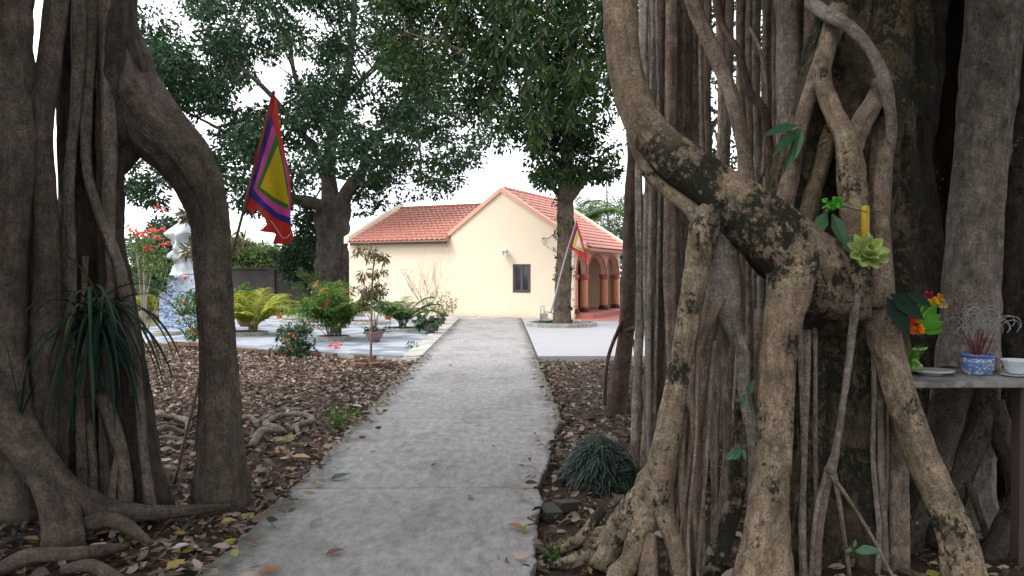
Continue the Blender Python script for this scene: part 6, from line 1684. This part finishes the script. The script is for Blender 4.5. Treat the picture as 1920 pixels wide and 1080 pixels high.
fobj('paper_wrap', V, F, gp, bq)
for (px, py, col, r) in ((1700, 607, (.75, .12, .02), .05), (1720, 620, (.80, .22, .02), .045), (1712, 600, (.70, .08, .02), .04), (1750, 566, (.70, .45, .03), .035), (1762, 560, (.62, .30, .03), .035), (1742, 553, (.45, .02, .05), .03), (1768, 572, (.6, .42, .2), .03)):
    e = P(px, py, c.y - .1 if px > 1735 else 4.16); d = rdir(26, -.6, 1); V, F = leaf_geo(np.repeat(np.array([tuple(e)]), 26, 0), r, r * .7, d, rdir(26), cup=.1, bend=.2, hi=True); fobj('bloom', V, F, plain('bloom_%d' % px, col, .6, .2, 60), bq)
for (a_, b_) in (((1668, 550), (1735, 600)), ((1662, 556), (1708, 632)), ((1700, 548), (1748, 575))):
    s_ = P(a_[0], a_[1], 4.06); e = P(b_[0], b_[1], 4.04); d = e - s_
    V, F = leaf_geo(np.array([tuple(s_)]), d.length, d.length * .45, np.array([tuple(d)]), np.array([[-.1, -1, .3]]), cup=.04, bend=-.04, hi=True); fobj('leaf', V, F, M['leaf_strap'], bq)
MB().tube([c + Vector((0, 0, .02)), c + Vector((.01, 0, .12)), P(1700, 580, 4.2), P(1672, 552, 4.07)], [.008, .006, .005, .004], 6).obj('stem', M['leaf_strap'], bq)
# lotus ornament on the trunk
lc = P(1622, 478, 4.02)
lo = thing('lotus_flower', 'open yellow-green artificial lotus fixed on the mossy trunk', 'flower', lc)
lm = NT('lotus_petal'); lm.base(lm.mix(lm.noise(lm.pos(), 20, 3), (.19, .26, .06), (.34, .42, .12))).rough(.6, .2)
ax = Vector((.05, -1, .55)).normalized(); sx_ = Vector((1, 0, 0)); sy_ = ax.cross(sx_).normalized() * -1
for row, (np_, el, L_, w_) in enumerate(((9, .15, .115, .062), (7, .6, .10, .056), (5, 1.05, .08, .045))):
    for i in range(np_):
        a = 6.2832 * i / np_ + row * .4
        o_ = sx_ * math.cos(a) + sy_ * math.sin(a); d = (o_ * math.cos(el) + ax * math.sin(el)).normalized(); nn = (ax * math.cos(el) - o_ * math.sin(el)).normalized(); s = d.cross(nn)
        V = []; F = []
        for u in range(7):
            t_ = u / 6; ww = w_ * .5 * math.sin(math.pi * (t_ * .86 + .10)) ** .75
            for v in range(5):
                q = v / 2 - 1; V.append(lc + d * L_ * t_ + s * ww * q + nn * (.45 * ww * q * q + .25 * L_ * t_ * t_))
        for u in range(6):
            for v in range(4): F.append((u * 5 + v, u * 5 + v + 1, u * 5 + v + 6, u * 5 + v + 5))
        o = mobj('petal', V, F, lm.m, lo, True)
        so = o.modifiers.new('s', 'SOLIDIFY'); so.thickness = .0025
MB().lathe([(.004, -.01), (.022, .0), (.02, .02), (.006, .026)], lc + ax * .02, 12).obj('heart', plain('lotus_heart', (.55, .58, .45), .6, .2, 80), lo, True)
MB().tube([lc + Vector((.0, .16, -.03)), lc + Vector((0, .05, -.01)), lc], [.008, .008, .006], 6).obj('stalk', M['sprig'], lo)
# yellow incense tube, green ribbon bud
it = P(1622, 445, 4.12)
tb = thing('incense_tube', 'yellow upright tube tied to the trunk above the lotus', 'tube', it)
MB().lathe([(.020, 0), (.021, .005), (.021, .165), (.018, .168)], it, 16).obj('tube_body', plain('yellow_tube', (.45, .29, .02), .35, .15, 30), tb, True)
MB().tube([P(1505, 388, 4.2), P(1560, 382, 4.12), P(1622, 397, 4.085), P(1650, 397, 4.25)], [.0025] * 4, 5).obj('tie', M['cable'], tb)
gl = P(1556, 382, 4.1)
V, F = clump_leaves([(tuple(gl), .03), (tuple(gl + Vector((.03, 0, .005))), .025)], 30, .035, wr=.8)
o = fobj('green_bud', V, F, leafmat('vivid_green', [(0, (.06, .3, .02)), (1, (.10, .42, .04))], .5, .2), None, False, gl); tag(o, 'vivid green artificial bud tied beside the leathery leaves', 'flower')
